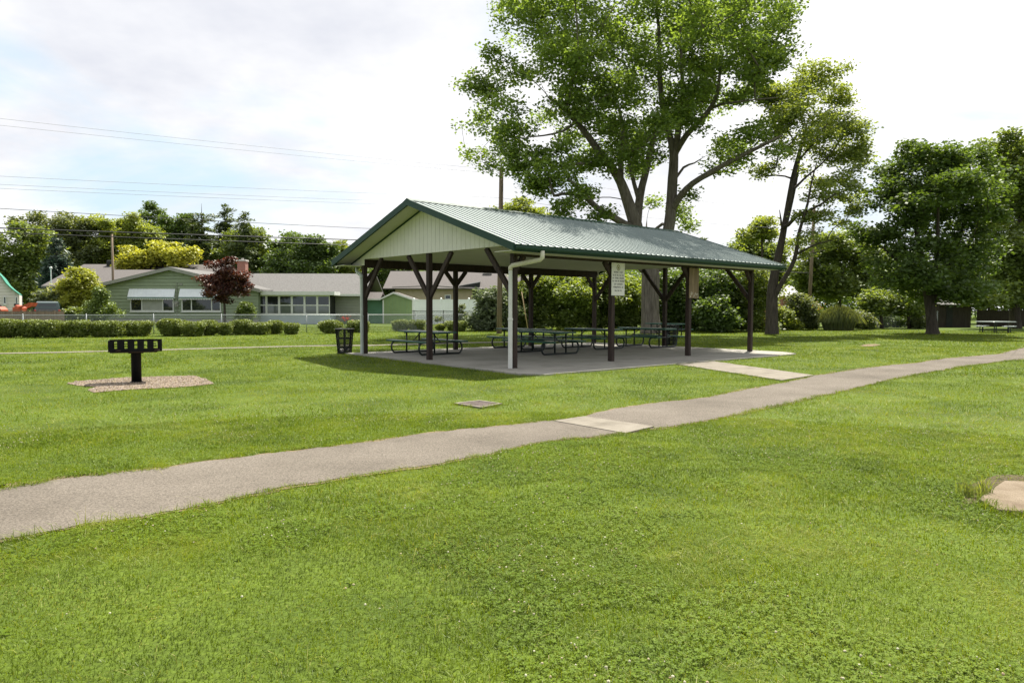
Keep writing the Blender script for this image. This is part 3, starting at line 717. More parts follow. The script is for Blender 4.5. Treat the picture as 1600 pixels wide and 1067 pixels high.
b = MB(); b.box(-.14, .14, -.14, .14, .622, .6445); b.build("mounting_plate", m_grill, gr)
b = MB()
for k in range(19): b.tube([(-.46+k*.05, -.285, .705), (-.46+k*.05, .285, .705)], .006, 6)
b.tube([(-.485, -.27, .694), (.485, -.27, .694)], .007, 6); b.tube([(-.485, .27, .694), (.485, .27, .694)], .007, 6)
b.build("cooking_grate", m_rust, gr)
b = MB()
for x in (-.36, .36): b.tube([(x, -.301, .70), (x, -.36, .70), (x+.09, -.375, .70), (x+.09, -.36, .70)], .008, 6)
b.build("handle", m_rust, gr)

# ------------------------------------------------------------------ drain
m_grate = mat("rusty_grate", (.085,.065,.055), .8, .3, 12., c2=(.15,.115,.10))
dc = np.mean(drain_poly, 0); dr = empty("storm_drain", dc, "square iron drain grate in a pale concrete rim, set flush in the grass", "drain grate")
Q = [np.array(p)-dc for p in drain_poly]; lerp = lambda u, v: (Q[0]*(1-u)+Q[1]*u)*(1-v)+(Q[3]*(1-u)+Q[2]*u)*v
b = MB()
for u0, u1, v0, v1 in ((0,1,0,.09), (0,1,.91,1), (0,.09,.09,.91), (.91,1,.09,.91)):
    q = [lerp(u0,v0), lerp(u1,v0), lerp(u1,v1), lerp(u0,v1)]; b.loft([[(p[0],p[1],-.05) for p in q], [(p[0],p[1],.03) for p in q]])
b.build("rim", m_conc, dr)
b = MB()
for k in range(15):
    u0 = .10+k*.0533; q = [lerp(u0,.095), lerp(u0+.034,.095), lerp(u0+.034,.905), lerp(u0,.905)]; b.loft([[(p[0],p[1],-.02) for p in q], [(p[0],p[1],.024) for p in q]])
for v0 in (.33, .62): q = [lerp(.095,v0), lerp(.905,v0), lerp(.905,v0+.03), lerp(.095,v0+.03)]; b.loft([[(p[0],p[1],-.02) for p in q], [(p[0],p[1],.021) for p in q]])
b.build("grate", m_grate, dr)
b = MB(); q = [lerp(.1,.1), lerp(.9,.1), lerp(.9,.9), lerp(.1,.9)]; b.sheet(q, .006); b.build("pit", m_rust, dr)
# ------------------------------------------------------------------ materials for the houses
m_sage = mat("sage_siding", (.265,.315,.215), .7, .08, 1.5)
m_sage2 = mat("grey_green_siding", (.26,.27,.225), .7, .08, 1.5)
m_shgl = mat("grey_shingle", (.120,.116,.109), .95, .22, 9., bump=.4, bscale=30., c2=(.175,.169,.160))
m_shgl2 = mat("brown_shingle", (.115,.104,.098), .95, .2, 9., bump=.4, bscale=30.)
m_fasc = mat("grey_fascia", (.27,.27,.24), .7, .1, 3.)
m_wtrim = mat("white_trim", (.62,.63,.60), .5, .06, 3.)
m_awn = mat("pale_awning", (.80,.83,.87), .45, .05, 2., spec=.5)
m_awng = mat("awning_green_edge", (.12,.20,.17), .5, .1, 4.)
m_glass = mat("window_glass", (.018,.022,.022), .06, .3, .7, spec=.8)
m_blind = mat("window_blind", (.33,.34,.30), .6, .1, 2.)
m_panel = mat("porch_panel", (.46,.52,.55), .5, .06, 1.5)
m_brick = brick_mat("red_brick", (.24,.075,.05), (.31,.10,.065), (.33,.27,.23))
m_capc = mat("chimney_cap", (.4,.38,.35), .9, .1, 5.)
m_tan = mat("tan_siding", (.42,.35,.25), .7, .07, 1.5)
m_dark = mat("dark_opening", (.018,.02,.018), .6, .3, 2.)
m_shed = mat("green_shed_boards", (.20,.275,.125), .7, .08, 2.)
m_shed2 = mat("green_shed_side", (.11,.24,.15), .7, .08, 2.)
m_vinyl = mat("white_vinyl", (.83,.85,.85), .4, .04, 1.5, spec=.5)
m_galv = mat("galvanised_wire", (.36,.38,.38), .4, .12, 6., metal=.5)
m_blkw = mat("black_coated_wire", (.02,.022,.02), .5, .2, 6.)
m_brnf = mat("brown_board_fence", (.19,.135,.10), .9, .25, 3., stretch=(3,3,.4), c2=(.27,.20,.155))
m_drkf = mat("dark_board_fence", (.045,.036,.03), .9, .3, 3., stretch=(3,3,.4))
m_pole = mat("pole_timber", (.17,.125,.085), .9, .25, 3., stretch=(5,5,.3), c2=(.26,.20,.14))
m_cable = mat("cable_black", (.02,.02,.022), .6, .1, 3.)
m_cable2 = mat("cable_bare", (.33,.33,.35), .5, .1, 3.)
m_teal = mat("teal_roof_edge", (.06,.25,.18), .6, .1, 3.)
m_wsid = mat("white_clapboard", (.64,.60,.56), .6, .06, 2.)
m_oran = mat("orange_paint", (.36,.075,.03), .5, .2, 4.)
m_rubber = mat("tyre_rubber", (.02,.02,.02), .9, .2, 6.)
m_van = mat("dark_green_paint", (.012,.035,.03), .3, .1, 2., spec=.6, coat=.5)
m_red = mat("red_lens", (.4,.02,.02), .3, .1, 5.)
m_lgrey = mat("light_grey_shingle", (.42,.41,.40), .9, .1, 8., bump=.3, bscale=30.)

def lap(b, x0, x1, y, z0, z1, top=None, bot=None, h=.2, d=.03):
    """lapped siding on a wall facing the park (-y): each course leans out at its foot; top(x) limits the height"""
    z = z0
    while z < z1-.01:
        zt = min(z+h, z1)
        if top is None: segs = [(x0, x1)]
        else:
            xs = [x for x in np.linspace(x0, x1, 121) if top(x) >= zt-.02]
            if len(xs) < 2: break
            segs = [(xs[0], xs[-1])]
        for a, c in segs:
            zb_ = z+.055
            b.add([(a, y-d, zb_), (c, y-d, zb_), (c, y-d*.55, zt), (a, y-d*.55, zt)], [(0,1,2,3)])
            b.add([(a, y, zb_), (c, y, zb_), (c, y-d, zb_), (a, y-d, zb_)], [(0,1,2,3)]); b.add([(a, y-d*.55, zt), (c, y-d*.55, zt), (c, y, zt), (a, y, zt)], [(0,1,2,3)])
        z += h
def window_unit(parent, x0, x1, z0, z1, y, splits, panes, fw=.09, name="window"):
    """frame bars with glass set back; splits are x positions of mullions, panes are materials"""
    b = MB(); b.box(x0, x1, y-.07, y-.012, z0-.02, z0+fw); b.box(x0, x1, y-.07, y-.012, z1-fw, z1)
    xs = [x0]+list(splits)+[x1]
    for k, x in enumerate(xs):
        a = x if k == 0 else x-fw/2; c = x+fw if k == 0 else (x if k == len(xs)-1 else x+fw/2)
        if k == len(xs)-1: a = x-fw
        b.box(a, c, y-.068, y-.014, z0+fw, z1-fw)
    fr = b.build(name, m_wtrim, parent)
    for k in range(len(xs)-1):
        b = MB(); b.box(xs[k]+.02, xs[k+1]-.02, y-.035, y-.02, z0+.03, z1-.03); b.build("pane", panes[k], fr)
    b = MB(); b.box(x0-.06, x1+.06, y-.12, y-.012, z0-.10, z0-.021); b.build("sill", m_wtrim, fr)
    return fr
# ------------------------------------------------------------------ sage green house
Y = 68.; X = lambda px: atx(px, Y); Z = lambda px, py: hz(px, py, Y)
o0 = np.array([X(270), Y, 0]); hs = empty("ranch_house", o0, "long sage green ranch house with awnings, brick chimney and white framed sun porch", "house")
l = lambda p: X(p)-o0[0]
xl, xr, xp = l(150), l(404), 0.; ztop = Z(270, 420); zel = Z(135, 452); zer = Z(408, 454)
roofz = lambda x: ztop-(ztop-zel)*(-x)/(-l(135)) if x < 0 else ztop-(ztop-zer)*x/l(408)
b = MB(); poly = [(xl, 0), (xr, 0), (xr, roofz(xr)-.1), (0, ztop-.1), (xl, roofz(xl)-.1)]
b.loft([[(x, y, z) for x, z in poly] for y in (.012, 9)]); b.build("wall", m_sage, hs)
b = MB(); lap(b, xl, xr, 0.0, .45, ztop-.15, top=lambda x: roofz(x)-.12, h=.31, d=.06); b.build("siding", m_sage, hs)
b = MB(); b.box(xl+.02, xr-.02, -.02, .01, 0, .44); b.build("foundation", m_capc, hs)
for sgn in (-1, 1):
    xe = l(133) if sgn < 0 else l(410); b = MB(); ze = roofz(xe)
    poly = [(0.0005*sgn, ztop+.16), (xe, ze+.16), (xe, ze), (0.0005*sgn, ztop)]
    b.loft([[(x, y, z) for x, z in poly] for y in (-.55, 9.5)]); b.build("roof", m_shgl, hs)
    b = MB(); poly = [(0.0005*sgn, ztop+.13), (xe+.02*sgn, ze+.13), (xe+.02*sgn, ze-.16), (0.0005*sgn, ztop-.16)]
    b.loft([[(x, y, z) for x, z in poly] for y in (-.60, -.555)]); b.build("rake_board", m_fasc, hs)
    b = MB(); poly = [(0.001*sgn, ztop-.03), (xe, ze-.03), (xe, ze-.05), (0.001*sgn, ztop-.05)]
    b.loft([[(x, y, z) for x, z in poly] for y in (-.55, 0)]); b.build("soffit", m_sage, hs)
dk = m_glass
window_unit(hs, l(205), l(273), Z(240,486.5), Z(240,464), -.075, [l(223.2), l(255.8)], [dk, m_blind, dk], .10)
window_unit(hs, l(285), l(346.5), Z(310,486.5), Z(310,464.5), -.075, [l(300.5), l(332)], [dk, dk, dk], .10)
for a, c, pxm in ((203.2, 275, 240), (282.5, 347, 310)):
    zt, zb = Z(pxm, 451.5), Z(pxm, 464.5); b = MB(); x0, x1 = l(a), l(c)
    b.loft([[(x, y, z) for y, z in ((-.05, zt), (-.40, zb+.02), (-.40, zb), (-.05, zt-.03))] for x in (x0, x1)])
    k = x0+.1
    while k < x1-.1: b.loft([[(x, y, z) for y, z in ((-.05, zt+.018), (-.40, zb+.038), (-.40, zb+.021), (-.05, zt+.001))] for x in (k, k+.03)]); k += .28
    aw = b.build("awning", m_awn, hs)
    b = MB(); b.box(x0, x1, -.42, -.404, zb-.12, zb+.015); b.build("valance", m_awng, aw)
    b = MB(); n = 26; dx = (x1-x0)/n
    for k in range(n): b.lathe([(.0,0),(.0,0.001)], 3) if False else b.prism([(x0+dx*k+.01, -.428, zb-.11), (x0+dx*(k+1)-.01, -.428, zb-.11), (x0+dx*(k+.8), -.428, zb-.22), (x0+dx*(k+.5), -.428, zb-.25), (x0+dx*(k+.2), -.428, zb-.22)], 0, (0,.012,0))
    b.build("scallops", m_wtrim, aw)
    b = MB()
    for xx in (x0+.02, x1-.05): b.prism([(xx, -.05, zt-.03), (xx, -.40, zb), (xx, -.40, zb-.12), (xx, -.05, zb-.12)], 0, (.03,0,0))
    b.build("awning_side", m_awn, aw)
b = MB(); xm = l(278); b.tube([(xm, -.09, Z(278,441)), (xm, -.09, Z(278,470))], .035, 6); b.tube([(xm, -.09, Z(278,480)), (xm, -.09, .1)], .03, 6); b.tube([(xm-.4, -.06, Z(278,449)), (xm, -.09, Z(278,449))], .02, 6); b.build("conduit", m_sage2, hs)
b = MB(); b.cbox(xm-.22, xm+.16, -.22, -.045, Z(278,479.5), Z(278,471), .03); b.tube([(xm-.05, -.30, Z(278,474)), (xm-.05, -.22, Z(278,474))], .13, 12); b.build("meter_box", m_fasc, hs)
b = MB(); b.cbox(l(281.5), l(287), -.10, -.045, Z(284,446), Z(284,442.8), .02); b.build("vent", m_sage2, hs)
# wing
wy = 3.0; Yw = Y+wy; W_ = lambda p: atx(p, Yw)-o0[0]
zr_ = hz(450, 427.5, Yw+4.6); zee = hz(540, 459.5, Yw-.5)
xw0, xw1 = xr, W_(567)
b = MB(); b.box(xw0+.01, xw1, wy+.012, wy+9, 0, zee-.05); b.build("wall", m_sage2, hs)
b = MB(); lap(b, xw0+.02, xw1, wy, .3, zee-.1, h=.29, d=.055); b.build("siding", m_sage2, hs)
b = MB(); xa = l(330)
b.loft([[(x, y, z) for y, z in ((wy-.6, zee), (wy+4.6, zr_), (wy+9.6, zee), (wy+9.6, zee-.14), (wy+4.6, zr_-.14), (wy-.6, zee-.14))] for x in (xa, xw1+.45)])
rf = b.build("roof", m_shgl, hs)
b = MB(); b.box(xw0+.05, xw1+.47, wy-.66, wy-.605, zee-.2, zee+.0); b.build("fascia", m_wtrim, hs)
b = MB(); cx0, cx1 = atx(372.5, Y+4)-o0[0], atx(385, Y+4)-o0[0]; zc = hz(378, 408.5, Y+4)
b.box(cx0, cx1, 3.9, 4.7, zr_-1.4, zc); b.build("chimney", m_brick, hs)
b = MB(); b.cbox(cx0-.07, cx1+.07, 3.83, 4.77, zc+.001, zc+.16, .03); b.tube([((cx0+cx1)/2, 4.3, zc+.16), ((cx0+cx1)/2, 4.3, zc+.34)], .13, 10); b.build("chimney_cap", m_capc, hs)
# sun porch
yp = .6; pz0 = 0.; x0, x1 = l(393.5), l(513); zs = Z(450,491.5); zh = Z(450,461)
b = MB(); b.box(x0, x1, yp, wy-.04, .0, zs); b.build("porch_panel", m_panel, hs)
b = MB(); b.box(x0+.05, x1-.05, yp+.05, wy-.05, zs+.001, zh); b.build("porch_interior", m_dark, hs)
pc = [393.5, 413, 433, 453, 473, 493, 513]
m_painted_refl = mat("glass_painted_reflection", (.10,.115,.11), .06, .5, .25, spec=.9)  # paler mottled glass, reflections of the lower porch panes painted into the colour
for k in range(6):
    a, c = l(pc[k]), l(pc[k+1]); zm = zs+(zh-zs)*.48; f = .12
    b = MB(); b.box(a, a+f, yp-.05, yp+.04, zs+.001, zh); b.box(c-f*.6, c, yp-.05, yp+.04, zs+.001, zh); b.box(a+f, c-f*.6, yp-.05, yp+.04, zs+.001, zs+.10); b.box(a+f, c-f*.6, yp-.05, yp+.04, zh-.12, zh); b.box(a+f, c-f*.6, yp-.05, yp+.04, zm-.05, zm+.05)
    wn_ = b.build("porch_window", m_wtrim, hs)
    b = MB(); b.box(a+f, c-f*.6, yp+.0, yp+.02, zm+.051, zh-.121); b.build("pane", m_glass, wn_)
    b = MB(); b.box(a+f, c-f*.6, yp+.0, yp+.02, zs+.101, zm-.051); b.build("pane", m_painted_refl if k else m_glass, wn_)
b = MB(); b.box(l(407), l(522.5), yp-.5, wy-.7, zh+.001, zh+.34); b.build("porch_roof", m_wtrim, hs)
# ------------------------------------------------------------------ grey roofed house behind
Y2 = 82.; o = base(170, Y2); h2 = empty("grey_roof_house", o, "low house with broad brownish grey roof showing behind the sage green house on the left", "house")
q = lambda p: atx(p, Y2)-o[0]; zrg = hz(150, 413, Y2+4); ze2 = hz(150, 432, Y2-.5)
b = MB(); b.box(q(105), q(330), 0, 8, 0, ze2-.1); b.build("wall", m_fasc, h2)
b = MB(); b.loft([[(x, y, z) for y, z in ((-.5, ze2), (4, zrg), (8.5, ze2), (8.5, ze2-.2), (4, zrg-.2), (-.5, ze2-.2))] for x in (q(101), q(340))]); b.build("roof", m_shgl2, h2)
b = MB(); z3, z4 = hz(190, 421.5, Y2-4), hz(190, 447, Y2-9)
b.loft([[(x, y, z) for y, z in ((-9, z4), (-4, z3), (-4, z3-.2), (-9, z4-.2))] for x in (q(146), q(330))]); b.build("lower_roof", m_shgl2, h2)
b = MB(); b.box(q(150), q(325), -8.4, -.6, 0, z4-.21); b.build("lower_wall", m_fasc, h2)
b = MB(); xv = q(157); b.tube([(xv, -8.6, z4-1), (xv, -8.6, hz(157,420,Y2-8.6))], .055, 8); b.lathe([(.0,.0), (.13,.0), (.13,.12), (.07,.2), (0,.2)], 10, c=(xv, -8.6, hz(157,420,Y2-8.6))); b.build("vent_pipe", m_wtrim, h2)
b = MB(); b.cbox(q(143), q(154), 3.2, 4.4, zrg-.3, zrg+.45, .1); b.build("roof_vent", m_dark, h2)
# ------------------------------------------------------------------ white house with flared teal eaves, far left
Y3 = 66.; o = base(-20, Y3); h3 = empty("white_house", o, "white clapboard house with a flared teal roof edge at the far left", "house", rz=.57)
q = lambda p: atx(p, Y3)-o[0]; zz3 = lambda py: hz(0, py, Y3)
pr = [(-62, 463), (-50, 456), (-40, 442), (-20, 408), (0, 433), (6, 444), (13, 452), (22.5, 460.5)]
poly = [(q(-62), 0), (q(22), 0)] + [(q(a), zz3(c)) for a, c in reversed(pr)]
b = MB(); b.loft([[(x, y, z) for x, z in poly] for y in (.012, 9)]); b.build("wall", m_wsid, h3)
b = MB(); lap(b, q(-62), q(21.5), 0, .1, zz3(425), top=lambda x: np.interp(x, [q(a) for a, _ in pr], [zz3(c) for _, c in pr])-.05, h=.28, d=.03); b.build("siding", m_wsid, h3)
b = MB(); up_ = [(q(a), zz3(c)) for a, c in pr]
b.loft([[(x, y, z) for x, z in up_]+[(x+.02, y, z+.09) for x, z in reversed(up_)] for y in (-.35, 9.3)]); b.build("roof", m_teal, h3)
for a, c in ((1, 5.5), (16.5, 20.5)): window_unit(h3, q(a), q(c), zz3(475), zz3(463), -.045, [], [m_glass], .07)
# ------------------------------------------------------------------ green shed
Y4 = 72.; o = base(620, Y4); h4 = empty("garden_shed", o, "small bright green shed with white corner trim and a brown gable roof", "shed")
q = lambda p: atx(p, Y4)-o[0]; z_ = lambda py: hz(620, py, Y4)
ga, gb, gm = q(598), q(646), q(615); ze4, zp = z_(467), z_(457.5)
b = MB(); poly = [(ga, 0), (gb, 0), (gb, ze4), (gm, zp), (ga, z_(466))]
b.loft([[(x, y, z) for x, z in poly] for y in (.0, 3.4)]); b.build("wall", m_shed, h4)
b = MB(); b.box(q(570), ga-.004, .55, 3.2, 0, z_(468)); b.build("side_wall", m_shed2, h4)
b = MB(); k = ga+.35
while k < gb-.1: b.box(k, k+.012, -.012, -.001, .05, ze4-.05); k += .32
b.build("board_joints", m_shed2, h4)
b = MB()
for x in (ga, gb-.13): b.box(x, x+.13, -.03, -.002, 0, ze4-.09)
b.build("corner_trim", m_wtrim, h4)
for sgn, xe, zq in ((-1, q(593.5), z_(468)), (1, q(649.5), z_(469))):
    b = MB(); b.loft([[(x, y, z) for x, z in ((gm+.001*sgn, zp+.08), (xe, zq+.08), (xe, zq-.02), (gm+.001*sgn, zp-.02))] for y in (-.2, 3.6)]); b.build("roof", m_shgl2, h4)
    b = MB(); b.loft([[(x, y, z) for x, z in ((gm+.001*sgn, zp+.06), (xe+.02*sgn, zq+.06), (xe+.02*sgn, zq-.10), (gm+.001*sgn, zp-.10))] for y in (-.24, -.203)]); b.build("rake_board", m_wtrim, h4)
b = MB(); b.loft([[(x, y, z) for y, z in ((-.0, z_(467.2)), (1.7, z_(456)), (3.5, z_(467)), (3.5, z_(468)-.02), (1.7, z_(458)), (0, z_(468.5)))] for x in (q(566), ga-.25)]); b.build("side_roof", m_shgl2, h4)
b = MB(); b.box(q(566), ga-.3, -.06, -.012, z_(469.2), z_(467)); b.build("side_fascia", m_wtrim, h4)
# ------------------------------------------------------------------ tan house beyond the white fence
Y5 = 88.; o = base(720, Y5); h5 = empty("tan_house", o, "tan house with a pinkish brown roof and dark porch seen through the shelter", "house")
q = lambda p: atx(p, Y5)-o[0]; z_ = lambda py: hz(720, py, Y5)
b = MB(); b.box(q(618), q(738), 0, 9, 0, z_(450.5)); b.build("wall", m_tan, h5)
b = MB(); lap(b, q(618), q(738), 0, .3, z_(451), h=.22, d=.03); b.build("siding", m_tan, h5)
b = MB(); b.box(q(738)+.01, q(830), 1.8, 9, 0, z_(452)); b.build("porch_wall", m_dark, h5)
b = MB(); b.loft([[(x, y, z) for y, z in ((-.7, z_(451)), (5, hz(720,424,Y5+5)), (10.5, z_(451)), (10.5, z_(452.5)), (5, hz(720,426,Y5+5)), (-.7, z_(452.5)))] for x in (q(600), q(840))]); b.build("roof", m_shgl2, h5)
b = MB(); b.loft([[(x, y, z) for x, z in ((q(615), z_(449)), (q(678), z_(446.5)), (q(741), z_(451)), (q(741), z_(452.2)), (q(678), z_(447.8)), (q(615), z_(450)))] for y in (-1.0, -.705)]); b.build("gable_trim", m_shgl, h5)
window_unit(h5, q(695), q(705), z_(468), z_(460.5), -.045, [], [m_glass], .1)
b = MB(); b.loft([[(q(717), -.2, z_(448.5)), (q(717), 1.4, z_(446)), (q(717), 1.4, z_(444.5)), (q(717), -.2, z_(447))], [(q(750), -.2, z_(448.5)), (q(750), 1.4, z_(446)), (q(750), 1.4, z_(439)), (q(750), -.2, z_(441))]]); b.build("dormer_vent", m_dark, h5)
b = MB(); b.cbox(q(752), q(767), 3.6, 5, z_(438), z_(424), .1); b.build("chimney", m_shgl, h5)
# ------------------------------------------------------------------ brick house, right
Y6 = 80.; o = base(1250, Y6); h6 = empty("brick_house", o, "red brick house with a pale grey roof, glimpsed right of the shelter behind garden plants", "house")
q = lambda p: atx(p, Y6)-o[0]; z_ = lambda py: hz(1250, py, Y6)
b = MB(); b.box(q(1216), q(1256), 0, 8, 0, z_(471)); b.build("wall", m_brick, h6)
b = MB(); b.loft([[(q(1222)-.4*0, -.5, z_(472)), (q(1259), -.5, z_(472)), (q(1259), -.5, z_(470.5)), (q(1222), -.5, z_(470.5))], [(q(1229), 4.5, z_(445)), (q(1259), 4.5, z_(445)), (q(1259), 4.5, z_(443.5)), (q(1229), 4.5, z_(443.5))]]); b.build("roof", m_lgrey, h6)
b = MB(); b.box(q(1216), q(1224.5), -1.2, -.02, 0, z_(463)); b.build("bay", m_brick, h6)
b = MB(); b.box(q(1224.6), q(1226.5), -1.15, -.55, 0, z_(463)); b.build("corner_trim", m_wtrim, h6)
b = MB(); b.loft([[(q(1213), -1.5, z_(463)), (q(1228), -1.5, z_(463)), (q(1228), .5, z_(463)), (q(1213), .5, z_(463))], [(q(1218), -.4, z_(456)), (q(1225), -.4, z_(456)), (q(1225), .3, z_(456)), (q(1218), .3, z_(456))]]); b.build("bay_roof", m_lgrey, h6)
window_unit(h6, q(1229), q(1238), z_(487), z_(475), 0, [], [m_glass], .1)
# ------------------------------------------------------------------ fences
def fence_root(name, a, c, label, cat="fence"):
    a = np.array(a); c = np.array(c); d = c-a; L_ = np.linalg.norm(d[:2])
    r = empty(name, a, label, cat, rz=math.atan2(d[1], d[0])); return r, L_
def chain_link(a, c, h, label, xs, m, pr=.03, step=.075):
    r, L_ = fence_root("chain_link_fence", a, c, label)
    for x in xs:
        b = MB(); b.tube([(x, 0, 0), (x, 0, h+.03)], pr, 8); b.lathe([(pr*1.15,0), (pr*1.15,.03), (.0,.06)], 8, c=(x,0,h+.028)); b.build("fence_post", m, r, smooth=True)
    b = MB(); b.tube([(0, 0, h), (L_, 0, h)], .021, 6); b.build("top_rail", m, r, smooth=True)
    n = int((L_+h)/step); k = np.arange(n)*step; Vv = []
    for sg_ in (1, -1):
        x0 = k-h if sg_ > 0 else k; za = np.zeros(n); zb = np.full(n, h-.02); xa = x0; xb = x0+h*sg_ if sg_ > 0 else x0-h
        t0 = np.clip((0-xa)/np.where(xb-xa == 0, 1, xb-xa), 0, 1) if sg_ > 0 else np.clip((L_-xa)/(xb-xa), 0, 1); t1 = np.clip((L_-xa)/(xb-xa), 0, 1) if sg_ > 0 else np.clip((0-xa)/(xb-xa), 0, 1)
        P0 = np.stack([xa+(xb-xa)*t0, np.full(n, .01*sg_), za+(zb-za)*t0+.03], 1); P1_ = np.stack([xa+(xb-xa)*t1, np.full(n, .01*sg_), za+(zb-za)*t1+.03], 1); w_ = np.array([.0022, 0, -.0022*sg_])
        Vv.append(np.stack([P0-w_, P0+w_, P1_+w_, P1_-w_], 1))
    np_mesh("wire_mesh", np.concatenate(Vv).reshape(-1,3), 4, m, r)
    return r
a = base(-90, 39.2); c = base(778, 50.5); L_ = np.linalg.norm(c-a); D_ = (c-a)/L_
def along(px):                                      # parameter where a sight line crosses the fence
    k = (px-800)/F; t = (k*a[1]-a[0])/(D_[0]-k*D_[1]); return t
xs = [along(p) for p in (-60, 36, 135, 240, 346, 479, 575, 650, 765)]
chain_link(a, c, 1.12, "long low galvanised chain link fence running behind the clipped hedge", xs, m_galv)
a = base(644, 57); c = base(770, 52); chain_link(a, c, 1.33, "black coated chain link fence in front of the white vinyl fence", list(np.linspace(.2, np.linalg.norm(c-a)-.1, 6)), m_blkw, .028)
a = base(1340, 60); c = base(1466, 62); chain_link(a, c, 1.35, "grey chain link fence behind low shrubs, left of the dark shaded trunk", list(np.linspace(.2, np.linalg.norm(c-a)-.1, 5)), m_galv)
# white vinyl privacy fence
a = base(647, 69); c = base(800, 66); r, L_ = fence_root("privacy_fence", a, c, "tall white vinyl privacy fence with capped posts behind the shelter")
n = 7; st = L_/n; hgt = hz(700, 468, 67.5)
for k in range(n+1):
    b = MB(); b.cbox(k*st-.07, k*st+.07, -.07, .07, 0, hgt+.06, .01); b.lathe([(.11,0),(.11,.04),(.0,.12)], 4, c=(k*st,0,hgt+.061)); b.build("fence_post", m_vinyl, r)
for k in range(n):
    b = MB(); x = k*st+.08
    while x < (k+1)*st-.1: b.box(x, min(x+.145, (k+1)*st-.08), -.02, .02, .08, hgt-.10); x += .15
    b.box(k*st+.075, (k+1)*st-.075, -.035, .035, hgt-.099, hgt); b.box(k*st+.075, (k+1)*st-.075, -.035, .035, .03, .079); b.build("fence_panel", m_vinyl, r)
def board_fence(a, c, h, label, m, gap=.008, bw=.14, rail=None):
    r, L_ = fence_root("board_fence", a, c, label); b = MB(); x = 0; q = random.Random(4)
    while x < L_-bw: z = h+q.uniform(-.02,.02); b.box(x, x+bw-gap, -.012, .012, .04, z); x += bw
    b.build("boards", m, r)
    x = 0
    while x <= L_: b = MB(); b.box(x-.05, x+.05, .013, .11, 0, h+.04); b.build("fence_post", m, r); x += 2.4
    b = MB(); b.box(0, L_, -.05, .05, h+.045, h+.075); b.build("top_rail", rail or m, r)
board_fence(base(-120, 53), base(103, 53), hz(50, 485, 53)-.06, "low brown board fence at the left edge behind the hedge", m_brnf)
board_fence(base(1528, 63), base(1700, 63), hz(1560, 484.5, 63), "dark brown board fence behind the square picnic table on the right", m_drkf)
# dark low shed right of the trunk
o = base(1492, 62); r = empty("dark_shed", o, "low dark garden shed in shade between the shaded trunk and the board fence", "shed")
q = lambda p: atx(p, 62)-o[0]; zt = hz(1490, 476, 62)
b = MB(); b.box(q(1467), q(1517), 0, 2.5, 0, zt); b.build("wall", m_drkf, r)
b = MB(); b.loft([[(x, y, z) for y, z in ((-.25, zt+.01), (1.25, zt+.45), (2.75, zt+.01), (2.75, zt-.06), (1.25, zt+.38), (-.25, zt-.06))] for x in (q(1464), q(1520))]); b.build("roof", m_shgl, r)
b = MB(); b.box(q(1478), q(1488), -.04, -.002, .05, 1.8); b.build("door", m_dark, r)
# ------------------------------------------------------------------ poles and cables
pA = base(780, 44.5); pB = base(1263, 61); pTop = 10.1
def pole(loc, h, label, lean=0., r0=.17, arms=()):
    r = empty("utility_pole", loc, label, "utility pole"); b = MB(); b.tube([(0,0,-.2), (lean*.5,0,h*.5), (lean,0,h)], [r0, r0*.88, r0*.74], 12); b.build("pole", m_pole, r, smooth=True)
    for z, half in arms:
        b = MB(); b.beam((lean-half*.85, -.16, z), (lean+half*.85, -.16+.5*half*0, z), .10, .12); b.build("crossarm", m_pole, r)
        for k in (-.75, -.4, .4, .75):
            b = MB(); b.lathe([(.03,0),(.045,.05),(.03,.09),(.045,.13),(.0,.17)], 8, c=(lean+k*half, -.16, z+.061)); b.build("insulator", m_capc, r, smooth=True)
    return r
pole(pA, hz(783, 262, 44.5), "tall timber utility pole rising behind the shelter roof, left of the big tree", .12)
pole(pB, hz(1267, 322, 61), "timber utility pole with one crossarm behind the thin tree right of the shelter", .3, .16, arms=((hz(1267,332,61), 1.6),))
pole(base(178, 74), hz(178, 366, 74), "thin bare pole rising over the grey roof behind the sage green house", 0., .13)
# lines run from a pole far out on the left, to the pole behind the shelter, and on to the right
def wire(label, y_left, y_mid, rad, m, dy=0., sag=.28, right=None, grp="overhead cables"):
    Yl = 32.2; a_ = at(0, y_left, Yl); b_ = at(780, y_mid, 44.5)
    a_[1] += dy; b_[1] += dy
    d = b_-a_; st = a_-d*1.05; pts = []
    for k in range(49):
        u = k/48; p = st+(b_-st)*u; pts.append(p)
    # hang: keep the ends and the surveyed left-edge point, sag between
    out_ = []
    for k, p in enumerate(pts):
        u = k/48; out_.append(p-np.array([0,0,sag*4*u*(1-u)])+np.array([0,0,sag*u*2*0]))
    k0 = 1.05/2.05; lift = sag*4*k0*(1-k0)
    out_ = [p+np.array([0,0,lift*(1-u)/(1-k0)]) for p, u in zip(out_, [k/48 for k in range(49)])]
    if right is not None:
        e_ = np.array([pB[0], pB[1], right]); 
        for k in range(1, 17):
            u = k/16; out_.append(b_*(1-u)+e_*u-np.array([0,0,.35*4*u*(1-u)]))
    b = MB(); b.tube(out_, rad, 5); o = b.build("overhead_cable", m); tag(o, label, "cable", grp)
zc6 = hz(1267,330,61)
wire("uppermost thin cable of the pair high in the left sky", 185.5, 266, .007, m_cable2, right=zc6)
wire("lower thin cable of the pair high in the left sky", 191, 268, .007, m_cable2, dy=.8)
wire("upper thin cable of the faint middle set crossing the sky", 275.5, 309, .008, m_cable2, right=zc6-1.5)
wire("central thin cable of the faint middle set crossing the sky", 286, 318, .008, m_cable2, dy=.5)
wire("lowest thin cable of the faint middle set crossing the sky", 296.5, 326, .008, m_cable2, dy=-.4)
wire("dark cable passing over the treetops, above the two thick ones", 326, 366, .013, m_cable)
